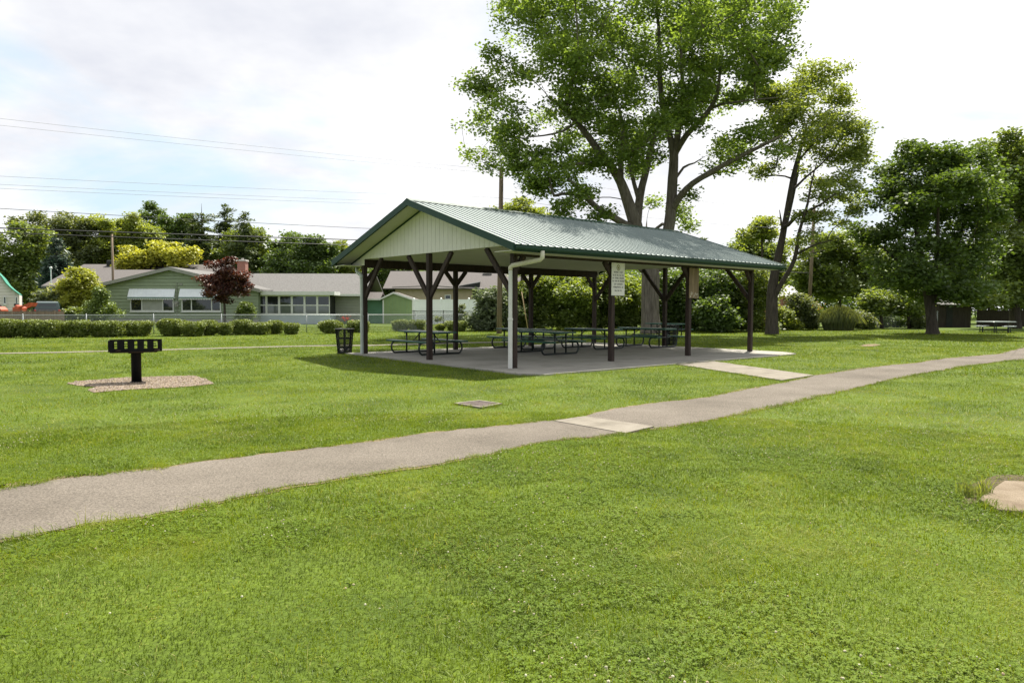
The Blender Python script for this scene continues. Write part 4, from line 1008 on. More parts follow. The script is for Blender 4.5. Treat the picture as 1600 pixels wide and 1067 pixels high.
wire("thick black cable crossing the left trees, upper one of two", 356.5, 381, .028, m_cable, sag=.15, right=4.6)
wire("thick black cable crossing the left trees, lower one of two", 364.5, 391, .022, m_cable, dy=-.3, sag=.12)
# guy rod with yellow guard leaning behind the shelter
m_guy = mat("guy_guard", (.42,.30,.16), .6, .15, 5.)
g0, g1 = at(826, 511, 46.), at(815, 456, 46.); b = MB(); b.tube([(g0[0], g0[1], -.05), g1], .026, 8); gg = b.build("guy_guard", m_guy, smooth=True); tag(gg, "slim pale tan guy wire guard leaning in front of the dark bushes behind the shelter", "guy wire")
# ------------------------------------------------------------------ yard machinery and van at the left edge
o = base(77, 60); vn = empty("parked_van", o, "dark green van seen from behind, parked by the low brown fence at the left", "van", rz=.52)
b = MB(); w_ = .92
prof = [(-2.3,.45),(-2.3,1.0),(-2.22,1.55),(-2.05,1.92),(-1.7,2.02),(.6,2.02),(1.2,1.5),(2.2,1.3),(2.35,.9),(2.35,.45)]
r1 = [(-w_*.97, y, z) for y, z in prof]; r2 = [(-w_*(.80 if z > 1.6 else .99), y, z) for y, z in prof]
rings = [[( sx*w_*(1. if z < 1.4 else 1-.20*(z-1.4)/.6), y, z) for y, z in prof] for sx in (-1, -.86, .86, 1)]
b.loft(rings); b.build("body", m_van, vn, bevel=.04)
b = MB(); b.add([(-.66,-2.262,1.30),(.66,-2.262,1.30),(.58,-2.10,1.84),(-.58,-2.10,1.84)], [(0,1,2,3)]); b.add([(-.66,-2.268,1.30),(.66,-2.268,1.30),(.58,-2.108,1.84),(-.58,-2.108,1.84)], [(3,2,1,0)]); b.shift((0,-.012,0)); b.build("rear_window", m_glass, vn)
for sx in (-1, 1):
    b = MB(); b.cbox(sx*.82-.07, sx*.82+.07, -2.34, -2.24, .95, 1.35, .02); b.build("tail_light", m_red, vn)
    for y in (-1.4, 1.5):
        b = MB(); b.tube([(sx*.72, y, .34), (sx*.94, y, .34)], .34, 20); wh = b.build("wheel", m_rubber, vn); b = MB(); b.tube([(sx*.941, y, .34), (sx*.95, y, .34)], .19, 14); b.build("rim", m_galv, wh)
b = MB(); b.cbox(-.9, .9, -2.42, -2.31, .45, .68, .03); b.build("bumper", m_dark, vn)
o = base(30, 57.5); tr = empty("orange_tractor", o, "small orange tractor with raised loader arms behind the low brown fence", "tractor")
q = lambda p: atx(p, 57.5)-o[0]; z_ = lambda py: hz(30, py, 57.5)
b = MB(); b.cbox(q(24), q(39), -.4, .4, .6, z_(479), .1); b.cbox(q(27), q(33), -.35, .35, z_(480), z_(476.5), .08); b.build("body", m_oran, tr)
b = MB(); b.beam((q(36), -.45, z_(481)), (q(52), -.45, z_(475)), .09, .13); b.build("loader_arm", m_oran, tr); b = MB(); b.beam((q(36), .45, z_(481)), (q(52), .45, z_(475)), .09, .13); b.build("loader_arm", m_oran, tr)
b = MB(); b.loft([[(q(50), -.7, z_(479)), (q(54), -.7, z_(479)), (q(55), -.7, z_(473)), (q(53.5), -.7, z_(473))], [(q(50), .7, z_(479)), (q(54), .7, z_(479)), (q(55), .7, z_(473)), (q(53.5), .7, z_(473))]]); b.build("bucket", m_oran, tr)
for x, rr in ((q(25), .55), (q(38), .36)):
    for y in (-.55, .55): b = MB(); b.tube([(x, y-.12, rr), (x, y+.12, rr)], rr, 20); b.build("wheel", m_rubber, tr)
b = MB(); b.cbox(q(25), q(28.5), -.25, .25, z_(478), z_(474), .06); b.build("seat", m_rubber, tr)
o = base(1, 57.5); tr = empty("orange_mower", o, "orange ride on mower by the white house at the left edge", "mower")
q = lambda p: atx(p, 57.5)-o[0]
b = MB(); b.loft([[(x, -.4, z), (x, .4, z), (x, .4, z2), (x, -.4, z2)] for x, z, z2 in ((q(-8), .5, 1.2), (q(-4), .45, 1.55), (q(3), .45, 1.6), (q(8), .5, 1.35), (q(9), .55, 1.0))]); b.build("body", m_oran, tr, bevel=.05)
for x in (q(-6), q(6)):
    for y in (-.45, .45): b = MB(); b.tube([(x, y-.1, .3), (x, y+.1, .3)], .3, 18); b.build("wheel", m_rubber, tr)
b = MB(); b.cbox(q(-4), q(1), -.22, .22, 1.57, 1.75, .05); b.build("seat", m_rubber, tr)
# ------------------------------------------------------------------ foliage materials
def lm(name, base_c, trans=.45, gloss=.05, warm=(1.3,1.15,.45), spread=.45):
    b = np.array(base_c)
    return leaf_mat(name, [tuple(b*(1-spread)), tuple(b*.85), tuple(b*1.1), tuple(b*(1+spread)*np.array([1.1,1.02,.9]))], trans=trans, gloss=gloss, warm=warm)
m_maple = lm("maple_leaf", (.180,.272,.058), .55, warm=(1.2,1.12,.5))
m_airy = lm("light_tree_leaf", (.225,.30,.08), .54)
m_dk = lm("dark_tree_leaf", (.088,.150,.030), .47)
m_mid = lm("mid_tree_leaf", (.155,.22,.048), .5)
m_lite = lm("light_green_leaf", (.215,.28,.05), .52)
m_grey = lm("grey_green_leaf", (.135,.175,.068), .45)
m_gold = lm("golden_leaf", (.43,.44,.055), .4, warm=(1.1,1.05,.5), spread=.35)
m_yg = lm("yellow_green_leaf", (.30,.32,.04), .45, warm=(1.1,1.1,.5), spread=.35)
m_redl = leaf_mat("red_maple_leaf", [(.030,.010,.012), (.055,.018,.014), (.11,.035,.018), (.17,.06,.025)], trans=.3, warm=(1.4,.9,.6))
m_spruce = lm("blue_spruce_needle", (.05,.08,.058), .2, warm=(1,1,.8))
m_pine = lm("pine_needle", (.085,.125,.036), .35)
m_box = lm("hedge_leaf", (.155,.205,.036), .30)
m_silver = lm("silver_green_leaf", (.15,.19,.10), .35, warm=(1.1,1.1,.7))
m_cedar = lm("cedar_leaf", (.13,.19,.035), .28)
m_reed = lm("tall_grass_blade", (.16,.20,.07), .42)
m_bush = lm("bush_leaf", (.155,.215,.042), .5)
m_painted_sun = lm("bush_leaf_painted_sun", (.19,.265,.045), .5)  # lighter copy of the bush leaf, sunlight painted into its colour
m_orflower = tint_mat("orange_petal", [(.6,.25,.02), (.7,.35,.03)])
m_redflower = tint_mat("red_petal", [(.55,.02,.02), (.65,.04,.03)])
m_bark = mat("grey_bark", (.11,.092,.072), .95, .35, 2.5, bump=.9, bscale=9., stretch=(4,4,.55), c2=(.19,.165,.135))
m_bark2 = mat("dark_bark", (.050,.042,.033), .95, .35, 3., bump=.8, bscale=12., stretch=(4,4,.6), c2=(.085,.07,.055))

def leaf_quads(C, sp, per, L_, W_, rs, flat=.65, up=.5, droop=.25):
    """C: clump centres (n,3); per leaves in each, scattered by sp; returns quad verts and tint"""
    n = len(C); m = n*per
    ct = np.repeat(np.clip(rs.normal(.5, .17, n), 0, 1), per)
    P = np.repeat(C, per, 0) + np.clip(rs.normal(0, 1, (m, 3)), -1.65, 1.65)*np.array([sp, sp, sp*flat])
    a = rs.uniform(0, 2*np.pi, m); d = np.stack([np.cos(a), np.sin(a), rs.normal(-droop, .35, m)], 1); d /= np.linalg.norm(d, axis=1)[:, None]
    nn = rs.normal(0, 1, (m, 3)); nn[:, 2] = np.abs(nn[:, 2])+up; s = np.cross(d, nn); s /= np.linalg.norm(s, axis=1)[:, None]+1e-9
    k = rs.uniform(.65, 1.35, m)[:, None]; d = d*L_*k*.5; s = s*W_*k*.5
    q = np.stack([P-d, P+s-d*.1, P+d, P-s-d*.1], 1)
    return q.reshape(-1, 3), np.clip(ct+rs.normal(0, .13, m), 0, 1)
def lobe_points(lobes, Y, n, rs, dmul=1., hollow=.45):
    """points through a set of ellipsoids given as surveyed outline (cx, cy, rx, ry[, dY])"""
    wts = np.array([l[2]*l[3] for l in lobes])**.95; wts /= wts.sum(); out = []
    cl = 6; cnt = rs.multinomial(max(len(lobes), n//cl), wts)
    for l, c in zip(lobes, cnt):
        Yl = Y+(l[4] if len(l) > 4 else 0); ctr = at(l[0], l[1], Yl); k = Yl/F
        u = rs.normal(0, 1, (c, 3)); u /= np.linalg.norm(u, axis=1)[:, None]+1e-9
        r = (hollow**3+(1-hollow**3)*rs.rand(c))**(1/3)
        wob_ = 1+.16*np.sin(u[:, 0]*5+l[0])*np.sin(u[:, 2]*6+l[1])
        sz = np.array([l[2]*k, (l[2]+l[3])*.5*k*dmul, l[3]*k]); P = ctr+u*(r*wob_)[:, None]*sz
        P = np.repeat(P, cl, 0); out.append(P+rs.normal(0, 1, P.shape)*np.minimum(sz*.22, .75)*np.array([1, 1, .6]))
    return np.concatenate(out)
class Skel:
    def __init__(s): s.p = []; s.par = []; s.r = []
    def add(s, p, par, r=0.): s.p.append(np.asarray(p, float)); s.par.append(par); s.r.append(r); return len(s.p)-1
    def chain(s, pts, par=None, sub=.5):
        """pts: (pos, radius); smoothly subdivided"""
        if par is None and s.p:
            par = int(np.argmin(np.linalg.norm(np.array(s.p)-pts[0][0], axis=1)))
            pts = [(s.p[par], pts[0][1])]+list(pts); first = False
        P = np.array([p for p, _ in pts]); Rr = np.array([r for _, r in pts])
        if len(P) > 2:                                # Catmull-Rom
            Q = np.vstack([2*P[0]-P[1], P, 2*P[-1]-P[-2]]); o = []; ro = []
            for i in range(len(P)-1):
                k = max(2, int(np.linalg.norm(P[i+1]-P[i])/sub))
                for j in range(k):
                    t = j/k; a, b, c, d = Q[i], Q[i+1], Q[i+2], Q[i+3]
                    o.append(.5*(2*b+(c-a)*t+(2*a-5*b+4*c-d)*t*t+(3*b-a-3*c+d)*t**3)); ro.append(Rr[i]*(1-t)+Rr[i+1]*t)
            o.append(P[-1]); ro.append(Rr[-1])
        else: o = list(P); ro = list(Rr)
        cur = par if par is not None else -1; st = 1 if par is not None else 0
        for p, r in list(zip(o, ro))[st:]: cur = s.add(p, cur, r)
        return cur
    def grow(s, tips, rs, seg=.55, arch=.14, rtip=.012, pw_=2.35, upw=.25):
        root = s.p[0]; order = np.argsort([np.linalg.norm(t-root) for t in tips])
        buf = np.zeros((len(s.p)+len(tips)*14+10, 3)); n = len(s.p); buf[:n] = s.p
        for i in order:
            c = tips[i]; dv = c-buf[:n]; dist = np.linalg.norm(dv, axis=1)
            cost = dist*(1+upw*np.clip(-dv[:, 2]/(dist+1e-6)+.2, 0, 2))     # prefers to rise outwards
            rr_ = np.array(s.r[:n]) if False else None
            j = int(np.argmin(cost)); D = dist[j]
            if D < .12: continue
            k = min(12, max(1, int(D/seg))); a = buf[j].copy(); cur = j; side = rs.normal(0, .07*D, 3)
            for q in range(1, k+1):
                t = q/k; p = a*(1-t)+c*t+(np.array([0,0,arch*D])+side)*4*t*(1-t)*.5
                cur = s.add(p, cur); buf[n] = p; n += 1
        N_ = len(s.p); load = np.zeros(N_); has = np.zeros(N_, bool)
        for i in range(N_-1, -1, -1):
            if not has[i]: load[i] += 1
            if s.par[i] >= 0: load[s.par[i]] += load[i]; has[s.par[i]] = True
        rad = rtip*load**(1/pw_)
        s.rad = np.array([r if r > 0 else min(rad[i], 9) for i, r in enumerate(s.r)])
        for i in range(N_):                            # never thicker than the parent
            if s.par[i] >= 0: s.rad[i] = min(s.rad[i], s.rad[s.par[i]])
    def finish(s, rtip=.012):
        if not hasattr(s, 'rad'): s.rad = np.array([max(r, rtip) for r in s.r])
    def mesh(s, org, flare=0., rough=.0, rs=None):
        b = MB(); N_ = len(s.p); kids = [[] for _ in range(N_)]
        for i, p in enumerate(s.par):
            if p >= 0: kids[p].append(i)
        def main(i): return max(kids[i], key=lambda c: s.rad[c]) if kids[i] else None
        starts = [0]+[c for i in range(N_) for c in kids[i] if c != main(i)]
        for st in starts:
            ch = [st]; 
            if s.par[st] >= 0: ch = [s.par[st], st]
            while main(ch[-1]) is not None: ch.append(main(ch[-1]))
            if len(ch) < 2: continue
            R_ = [s.rad[c] for c in ch]; 
            if s.par[st] >= 0: R_[0] = min(R_[0], R_[1]*1.25)
            n = 12 if max(R_) > .25 else (8 if max(R_) > .08 else 5)
            if max(R_) < .02: n = 3
            b.tube([s.p[c]-org for c in ch], R_, n, cap=(st == 0))
        return b
def plant(name, label, cat, px_base, Y, lobes, leaf, n, per, sp, L_, W_, seed, limbs=None, bark=None, group=None, tips=140, dmul=1., hollow=.45, crown="crown", stem="trunk", rtip=.012, flat=.65, up=.5, droop=.25, extra=None, xoff=None):
    rs = np.random.RandomState(seed); o = base(px_base, Y)
    r = empty(name, o, label, cat, group)
    C = lobe_points(lobes, Y, n, rs, dmul, hollow)
    C = C[C[:, 2] > .12]
    if extra is not None: C = np.vstack([C, extra])
    q, tn = leaf_quads(C, sp, per, L_, W_, rs, flat, up, droop)
    z = q.reshape(-1, 4, 3)[:, :, 2].min(1) > 0.02; q = q.reshape(-1, 4, 3)[z].reshape(-1, 3); tn = tn[z]
    np_mesh(crown, q-o, 4, leaf, r, tint=tn)
    sk = Skel()
    if limbs is None:
        zc = np.median(C[:, 2]); rad0 = max(.05, .018*C[:, 2].max()); xm = np.median(C[:, 0]); ym = np.median(C[:, 1])
        sk.chain([(o+np.array([0,0,-.1]), rad0), (o+np.array([(xm-o[0])*.3, (ym-o[1])*.3, zc*.45]), rad0*.75), (np.array([xm, ym, zc]), rad0*.45)])
    else:
        for i, ch in enumerate(limbs):
            pts = [(at(p[0], p[1], Y+p[2]), p[3]) for p in ch]
            if i == 0: pts[0] = (np.array([pts[0][0][0], pts[0][0][1], -.15]), pts[0][1])
            sk.chain(pts, None)
    k = C[rs.permutation(len(C))[:tips]]
    if len(k): sk.grow(k, rs, rtip=rtip)
    else: sk.finish()
    sk.mesh(o).build(stem, bark or m_bark2, r, smooth=True)
    return r

def ragged(lobes, seed, k=4, f=.34):
    # boughs standing out of the outline
    q = random.Random(seed); o = [(l[0], l[1], l[2]*.9, l[3]*.9)+tuple(l[4:]) for l in lobes]
    for l in lobes:
        for _ in range(k):
            a = q.uniform(-.4, 3.54); d = q.uniform(.82, 1.12); s = f*q.uniform(.5, 1.15)
            o.append((l[0]+l[2]*d*math.cos(a), l[1]-l[3]*d*math.sin(a), l[2]*s, l[3]*s*.8, (l[4] if len(l) > 4 else 0)+q.uniform(-1.5, 1.5)))
    return o
# ------------------------------------------------------------------ the big maple
Yb = 45.5
limbs = [
 [(1017,524,0,.74),(1017,508,0,.62),(1016,490,0,.56),(1016,455,0,.60),(1017,432,0,.70),(1013,418,0,.62)],
 [(1006,415,0,.50),(999,385,-.1,.47),(993,352,-.2,.43),(981,315,-.3,.36),(970,285,-.5,.30),(956,262,-.8,.26),(938,240,-1.,.23),(918,212,-1.4,.20),(898,188,-1.8,.16),(878,168,-2,.12),(857,152,-2.2,.08)],
 [(1030,415,.3,.42),(1039,385,.4,.38),(1046,350,.5,.35),(1049,318,.5,.33),(1051,280,.5,.31),(1053,245,.6,.28),(1049,222,.6,.22),(1041,195,.8,.19),(1034,160,.9,.17),(1031,110,1,.15),(1030,55,1.2,.11),(1025,0,1.4,.07)],
 [(970,287,-.5,.20),(970,262,-.2,.18),(971,235,.2,.16),(973,205,.6,.12),(968,170,1,.08)],
 [(995,350,.4,.30),(998,320,1,.27),(1003,292,1.4,.24),(1011,262,1.8,.22),(1016,235,2.,.19),(1026,205,2.2,.17),(1048,178,2.5,.14),(1066,160,2.8,.11),(1085,140,3,.08)],
 [(998,312,1,.16),(991,288,1.6,.14),(985,262,2.2,.12),(975,225,3,.08)],
 [(1055,240,.6,.22),(1059,210,.2,.20),(1062,180,-.3,.18),(1066,150,-.8,.14),(1065,100,-1.4,.09),(1062,50,-2,.06)],
 [(1056,238,.6,.20),(1072,212,-.2,.18),(1090,193,-.8,.16),(1106,175,-1.4,.15),(1116,158,-2,.13),(1122,140,-2.5,.11),(1126,100,-3,.07)],
 [(1110,170,-1.5,.10),(1128,163,-2.2,.08),(1150,160,-3,.07),(1180,156,-3.6,.05),(1215,153,-4,.03)],
 [(1050,328,.5,.26),(1064,305,-.3,.20),(1082,287,-1,.18),(1106,272,-1.8,.17),(1131,258,-2.5,.15),(1160,243,-3.2,.13),(1190,228,-4,.10),(1222,212,-4.6,.06)],
 [(1082,287,-1,.10),(1100,278,-.4,.09),(1125,268,.2,.07),(1150,272,.6,.04)],
 [(985,355,-.4,.24),(962,342,-1.2,.21),(940,330,-2,.18),(922,315,-2.6,.16),(908,300,-3.1,.14),(897,288,-3.5,.11),(887,280,-3.9,.08)],
 [(915,308,-2.8,.11),(896,304,-3.4,.10),(878,303,-3.8,.09),(866,306,-4.2,.085),(861,292,-4.4,.07),(859,278,-4.7,.05)],
 [(950,258,-.8,.10),(930,255,-1.6,.09),(905,256,-2.4,.075),(880,260,-3.2,.06),(862,262,-3.8,.04)],
 [(1049,360,.4,.10),(1035,350,1.4,.10),(1020,362,2,.10),(1010,355,2.6,.06)],
 [(1052,285,.5,.10),(1068,262,1.2,.08),(1085,255,2,.05)],
 [(900,190,-1.8,.10),(880,205,-2.6,.07),(850,212,-3.2,.05),(820,215,-3.6,.03)],
]
lobes = [(790,112,62,52,-1),(758,95,28,26,-1),(748,150,26,26,-1),(800,180,52,40,-2),(795,235,42,48,-3),(790,285,30,25,-3),(850,60,72,66,1),(835,20,60,60,2),(930,80,85,72,2),(900,145,72,48,-3),(960,25,90,66,-2),(1045,55,90,70,3),(1020,120,80,55,-3),(1110,40,85,62,0),(1110,110,70,52,3),(1175,45,72,52,-2),(1225,20,38,34,0),(1170,110,48,42,-3),(1200,90,30,35,-2),
 (945,200,62,45,3),(1000,180,60,40,3),(1080,165,42,30,3),(915,225,38,30,4),(990,235,50,38,4),(850,265,36,24,-4),(838,290,50,16,-4),(880,245,26,30,-4),(1205,205,42,42,-4),(1160,225,36,26,-3),(1110,225,26,18,-1),(1130,255,40,18,-1),(1085,290,22,16,0),(1075,330,24,24,2),(1060,355,24,20,3),(900,300,26,14,-4),(880,330,22,14,-4),(930,330,18,12,-3),(975,320,20,18,4),(1030,310,16,20,4),
 (1000,-60,170,70,0),(880,-50,90,60,0),(1140,-50,90,60,0),(930,190,60,40,-2),(1000,210,60,36,-3),(1075,180,45,36,-2),(880,170,60,40,2),(1140,150,50,40,2),(1010,150,80,40,4),(905,235,40,26,1),(960,255,40,22,-2),(1020,250,40,20,2),(880,90,50,40,-6),(1120,50,60,45,-6),(930,-125,110,60,-11.5),(1050,-110,110,60,-11.5),(1140,-60,80,50,-9),(850,-50,80,50,-8.5),(820,250,44,32,-2),(862,282,40,20,2),(772,215,42,50,1),(905,318,36,16,1),(1075,342,28,26,2),(1150,240,40,26,2),(1166,322,12,9,-3.5),(1172,300,12,14,-3.5)]
plant("maple_tree", "huge old maple with a forked grey trunk, towering behind the picnic shelter", "tree", 1017, Yb, lobes, m_maple, 2900, 50, .36, .20, .14, 21, limbs=limbs, bark=m_bark, tips=620, rtip=.014, hollow=.3)

# ------------------------------------------------------------------ thin light tree right of the shelter
Yt = 45.
limbs = [
 [(1206,526,0,.48),(1206,514,0,.40),(1206,480,0,.355),(1207,455,0,.33),(1210,430,0,.27),(1216,402,.1,.24),(1223,368,.2,.20),(1228,340,.3,.17),(1233,312,.4,.20),(1239,280,.5,.17),(1246,250,.6,.13),(1254,222,.8,.10),(1260,195,1,.07)],
 [(1211,462,-.2,.16),(1222,441,-.6,.145),(1236,418,-1,.13),(1244,395,-1.3,.115),(1247,370,-1.5,.10),(1254,345,-1.8,.085),(1262,318,-2,.07),(1268,285,-2.3,.05),(1276,255,-2.4,.03)],
 [(1231,352,-.4,.12),(1245,338,-1,.10),(1262,330,-1.8,.08),(1285,318,-2.6,.06),(1306,302,-3.2,.035)],
 [(1229,345,.5,.14),(1234,325,1,.13),(1240,300,1.4,.11),(1246,270,1.8,.09),(1250,240,2.2,.06)],
 [(1222,356,0,.07),(1220,342,-.2,.05),(1218,328,-.3,.02)],
 [(1247,396,-1.3,.07),(1262,388,-2,.055),(1280,380,-2.8,.04),(1302,376,-3.4,.02)],
 [(1246,404,-1.3,.06),(1262,398,-.8,.05),(1285,392,-.2,.03)],
 [(1236,300,.5,.09),(1256,280,.6,.07),(1285,255,.8,.05),(1310,225,1,.03)],
 [(1244,255,.6,.08),(1270,225,.2,.06),(1295,190,-.4,.04)],
]
lobes = [(1228,140,38,34),(1262,128,42,28,1),(1268,300,26,22,-2.2),(1258,335,18,12,-1.8),(1312,318,30,16,1),(1330,345,18,10),(1290,392,20,8,-1),(1262,400,14,8,-1.2),(1250,200,46,40,-1.5),(1300,215,40,40,1.5),(1330,262,26,34),(1302,122,26,20),(1326,148,24,24,1),(1334,192,20,22),(1245,165,44,30,-1),(1292,165,36,24,1.5),(1214,170,26,26,1),(1344,232,16,20),(1318,250,30,16,1),(1280,212,24,14,-1),(1322,292,30,20,-1),(1290,282,26,14,1.5),(1262,270,18,12,2),(1200,270,26,14,1),(1302,340,26,10,-2),(1272,368,22,10,-2),(1236,384,18,10,2),(1298,376,22,8,-2),(1340,325,12,10),(1235,215,30,20,1)]
plant("shade_tree", "tall thin tree with an airy crown and forked trunk, right of the shelter roof", "tree", 1206, Yt, lobes, m_airy, 860, 34, .30, .18, .12, 22, limbs=limbs, bark=m_bark2, tips=330, rtip=.011, hollow=.2)
# ------------------------------------------------------------------ dense dark tree on the right lawn
Yr = 45.6
limbs = [
 [(1457,526,0,.52),(1457,516,0,.36),(1455,495,0,.30),(1452,470,0,.30),(1447,440,0,.24),(1440,405,0,.18),(1432,360,0,.13),(1428,320,0,.08)],
 [(1455,470,0,.20),(1468,445,.4,.18),(1482,415,.8,.15),(1497,380,1.2,.12),(1508,340,1.5,.08)],
 [(1447,440,0,.14),(1425,425,-.8,.12),(1400,405,-1.4,.09),(1378,385,-2,.05)],
 [(1452,455,0,.15),(1462,420,-1,.13),(1465,370,-1.6,.10),(1466,310,-2,.06)],
]
lobes = [(1428,272,56,42),(1500,262,52,38,1),(1465,245,40,24,-1),(1392,325,44,46,-1),(1450,335,66,56,2),(1518,330,44,56,0),(1372,385,38,40,0),(1440,415,62,44,-2),(1508,405,52,48,1),(1352,360,20,24,1),(1395,448,44,26,1),(1500,448,46,26,-1),(1450,450,40,22,2),(1470,300,70,50,-3)]
lobes = ragged(lobes, 9, 3, .3)
plant("lawn_tree", "dense dark round tree with a flared trunk, standing on the shaded right lawn", "tree", 1457, Yr, lobes, m_dk, 1250, 44, .34, .22, .15, 23, limbs=limbs, bark=m_bark2, tips=300, hollow=.3)
# ------------------------------------------------------------------ right edge tree
limbs = [[(1586,514,0,.55),(1586,500,0,.42),(1585,470,0,.38),(1588,430,0,.30),(1592,380,0,.22),(1594,320,0,.12)], [(1586,455,0,.2),(1565,430,-1,.16),(1550,395,-2,.1)], [(1588,440,0,.2),(1612,410,-1,.16),(1630,370,-2,.1)]]
lobes = [(1585,238,42,26),(1620,255,55,44,2),(1570,285,34,36,-1),(1590,335,50,48,1),(1640,330,50,60,0),(1562,385,36,38,-1),(1610,405,56,48,-2),(1655,420,50,50,1),(1545,438,34,22,-1),(1595,462,48,16,-2),(1640,470,40,14,0),(1545,472,28,10,-3),(1500,466,18,8,-3)]
lobes = ragged(lobes, 10, 3, .3)
plant("edge_tree", "big leafy tree at the right edge, its trunk behind the square picnic table", "tree", 1586, 60., lobes, m_mid, 1150, 44, .42, .29, .19, 24, limbs=limbs, bark=m_bark2, tips=220, hollow=.3)

# ------------------------------------------------------------------ background trees: (name, label, base px, Y, lobes, leaf, n, per, sp, L, W)
BG = "background trees behind the houses"
def bgt(label, px, Y, lobes, leaf, n=330, per=60, L_=.33, W_=.22, sp=.5, name="background_tree", seed=None, **k):
    bgt.s = getattr(bgt, 's', 100)+1; lobes = ragged(lobes, bgt.s)
    return plant(name, label, "tree", px, Y, lobes, leaf, n, per, sp, L_, W_, seed or bgt.s, group=BG, tips=k.pop('tips', 70), rtip=.02, **k)
bgt("broad mid green tree at the far left, behind the white house", 28, 84, [(20,395,44,40),(45,420,40,45,2),(10,450,50,40),(60,380,30,25),(-30,420,40,50),(55,460,35,25)], m_mid, 560)
bgt("greyish green tree with a loose top, left of the slim bare pole", 92, 96, [(95,352,36,20),(70,372,36,26),(112,378,34,30,2),(45,352,22,14),(95,410,50,40)], m_grey, 420)
bgt("light green tree rising just left of the slim bare pole", 148, 98, [(146,352,22,16),(142,375,32,24),(135,405,36,30,2)], m_lite, 300)
bgt("pale yellowish tree behind the slim bare pole and golden tree", 195, 100, [(172,352,20,14),(200,358,28,18),(225,375,28,22),(185,390,45,28,2),(240,385,26,24)], m_lite, 400)
bgt("dark rounded tree top above the golden tree", 232, 108, [(222,345,24,18),(238,338,20,14),(210,360,18,14),(248,362,26,24,2),(230,385,40,30)], m_dk, 330)
bgt("dark green tree between the golden tree and the ragged conifers", 275, 104, [(268,362,18,18),(288,358,16,20),(280,392,34,34)], m_dk, 260)
bgt("rounded dense green tree low beside the brick chimney", 404, 96, [(388,385,28,34),(372,402,26,26,2),(408,408,22,22)], m_mid, 330)
bgt("large dark domed tree behind the ridge of the sage green house", 465, 92, [(466,388,30,26),(450,402,32,28,2),(490,402,28,26,1),(432,412,18,18),(468,418,50,22),(500,385,10,14)], m_dk, 520)
bgt("light green tree by the left end of the shelter roof", 528, 98, [(530,405,20,18),(515,418,18,16),(545,420,24,20)], m_lite, 220)
bgt("dark green tree seen under the shelter roof above the green shed", 612, 98, [(600,435,36,26),(640,440,34,24,2),(660,455,25,18),(580,455,30,20)], m_dk, 420)
bgt("yellow green tree top peeping over the shelter ridge right of the pole", 815, 84, [(812,330,34,14),(840,338,22,14),(790,342,20,12),(820,360,46,26),(770,345,12,8)], m_lite, 330)
bgt("bushy tree behind the shelter roof, left of the thin light tree", 1170, 74, [(1165,398,34,18),(1140,408,26,16,1),(1195,402,26,22),(1170,430,50,26),(1120,420,26,20)], m_mid, 420)
bgt("wispy young tree with sparse tufts above the right end of the shelter roof", 1192, 66, [(1186,352,12,7),(1203,350,10,7),(1194,365,14,6),(1172,372,14,9),(1200,372,9,6)], m_lite, 60, 24, .28, .18, .35, tips=40)
bgt("light green tree right of the crossarm pole, behind the orange flowers", 1310, 64, [(1300,392,36,26),(1330,402,36,30,2),(1270,428,30,26),(1295,445,46,26),(1345,440,36,28)], m_mid, 560, 50, .29, .19, .42)
bgt("dark tree filling the gap behind the dense dark lawn tree", 1430, 76, [(1360,440,46,40),(1420,430,55,46,2),(1490,440,50,40),(1450,468,70,22)], m_dk, 620, 56, .32, .21)
bgt("deep green tree behind the board fence on the right", 1545, 78, [(1530,430,40,44),(1570,450,45,34,2),(1510,465,30,16)], m_mid, 420, 56, .32, .21)
# yellow, red and specimen plants
plant("golden_tree", "golden yellow leaved tree behind the sage green gable", "tree", 250, 84, ragged([(222,399,22,13),(257,391,22,11),(284,402,18,13),(250,410,44,15,2),(208,413,16,9)], 5), m_gold, 420, 40, .5, .36, .24, 61, tips=60)
plant("red_maple", "small dark red leaved maple in front of the sage green house", "tree", 352, 62, [(345,420,20,13),(328,437,15,9,1),(370,435,17,12),(336,455,17,10,-1),(366,455,18,10),(352,408,13,6),(350,468,12,6),(350,440,26,16,1),(322,448,9,6),(381,444,8,7)], m_redl, 460, 36, .22, .19, .13, 62, limbs=[[(351,507,0,.14),(351,485,0,.11),(350,460,0,.08),(349,435,0,.05)]], tips=110)
plant("yellow_green_bush", "loose yellow green bush left of the sage green house", "shrub", 122, 63, [(122,436,22,16),(112,455,20,16,1),(134,455,20,18),(120,475,24,16)], m_yg, 380, 40, .3, .23, .15, 63, crown="foliage", stem="stems", tips=50)
plant("cedar_cone", "pointed cedar shrub at the left corner of the sage green house", "shrub", 158, 59.5, [(158,489,20,11),(158,479,15,11),(157,469,10,10),(157,460,5,8)], m_cedar, 300, 40, .2, .19, .10, 64, crown="foliage", stem="stems", tips=30, droop=-.6)
plant("cedar_cone", "small pointed cedar shrub beside the sun porch", "shrub", 384, 63, [(384,488,12,13),(383,479,8,7),(384,473,4,5)], m_cedar, 180, 40, .16, .17, .09, 65, crown="foliage", stem="stems", tips=30, droop=-.6)
plant("low_shrub", "low dark shrub under the pointed cedar, behind the chain link fence", "shrub", 122, 60, [(118,492,18,9),(136,491,12,8)], m_bush, 160, 40, .2, .18, .12, 66, crown="foliage", stem="stems", tips=20)
plant("round_bush", "rounded light bush over the dark green van", "shrub", 78, 63, [(76,466,18,10),(90,472,14,9),(66,474,12,8)], m_grey, 220, 40, .25, .2, .13, 67, crown="foliage", stem="stems", tips=30)
rs8 = np.random.RandomState(8)
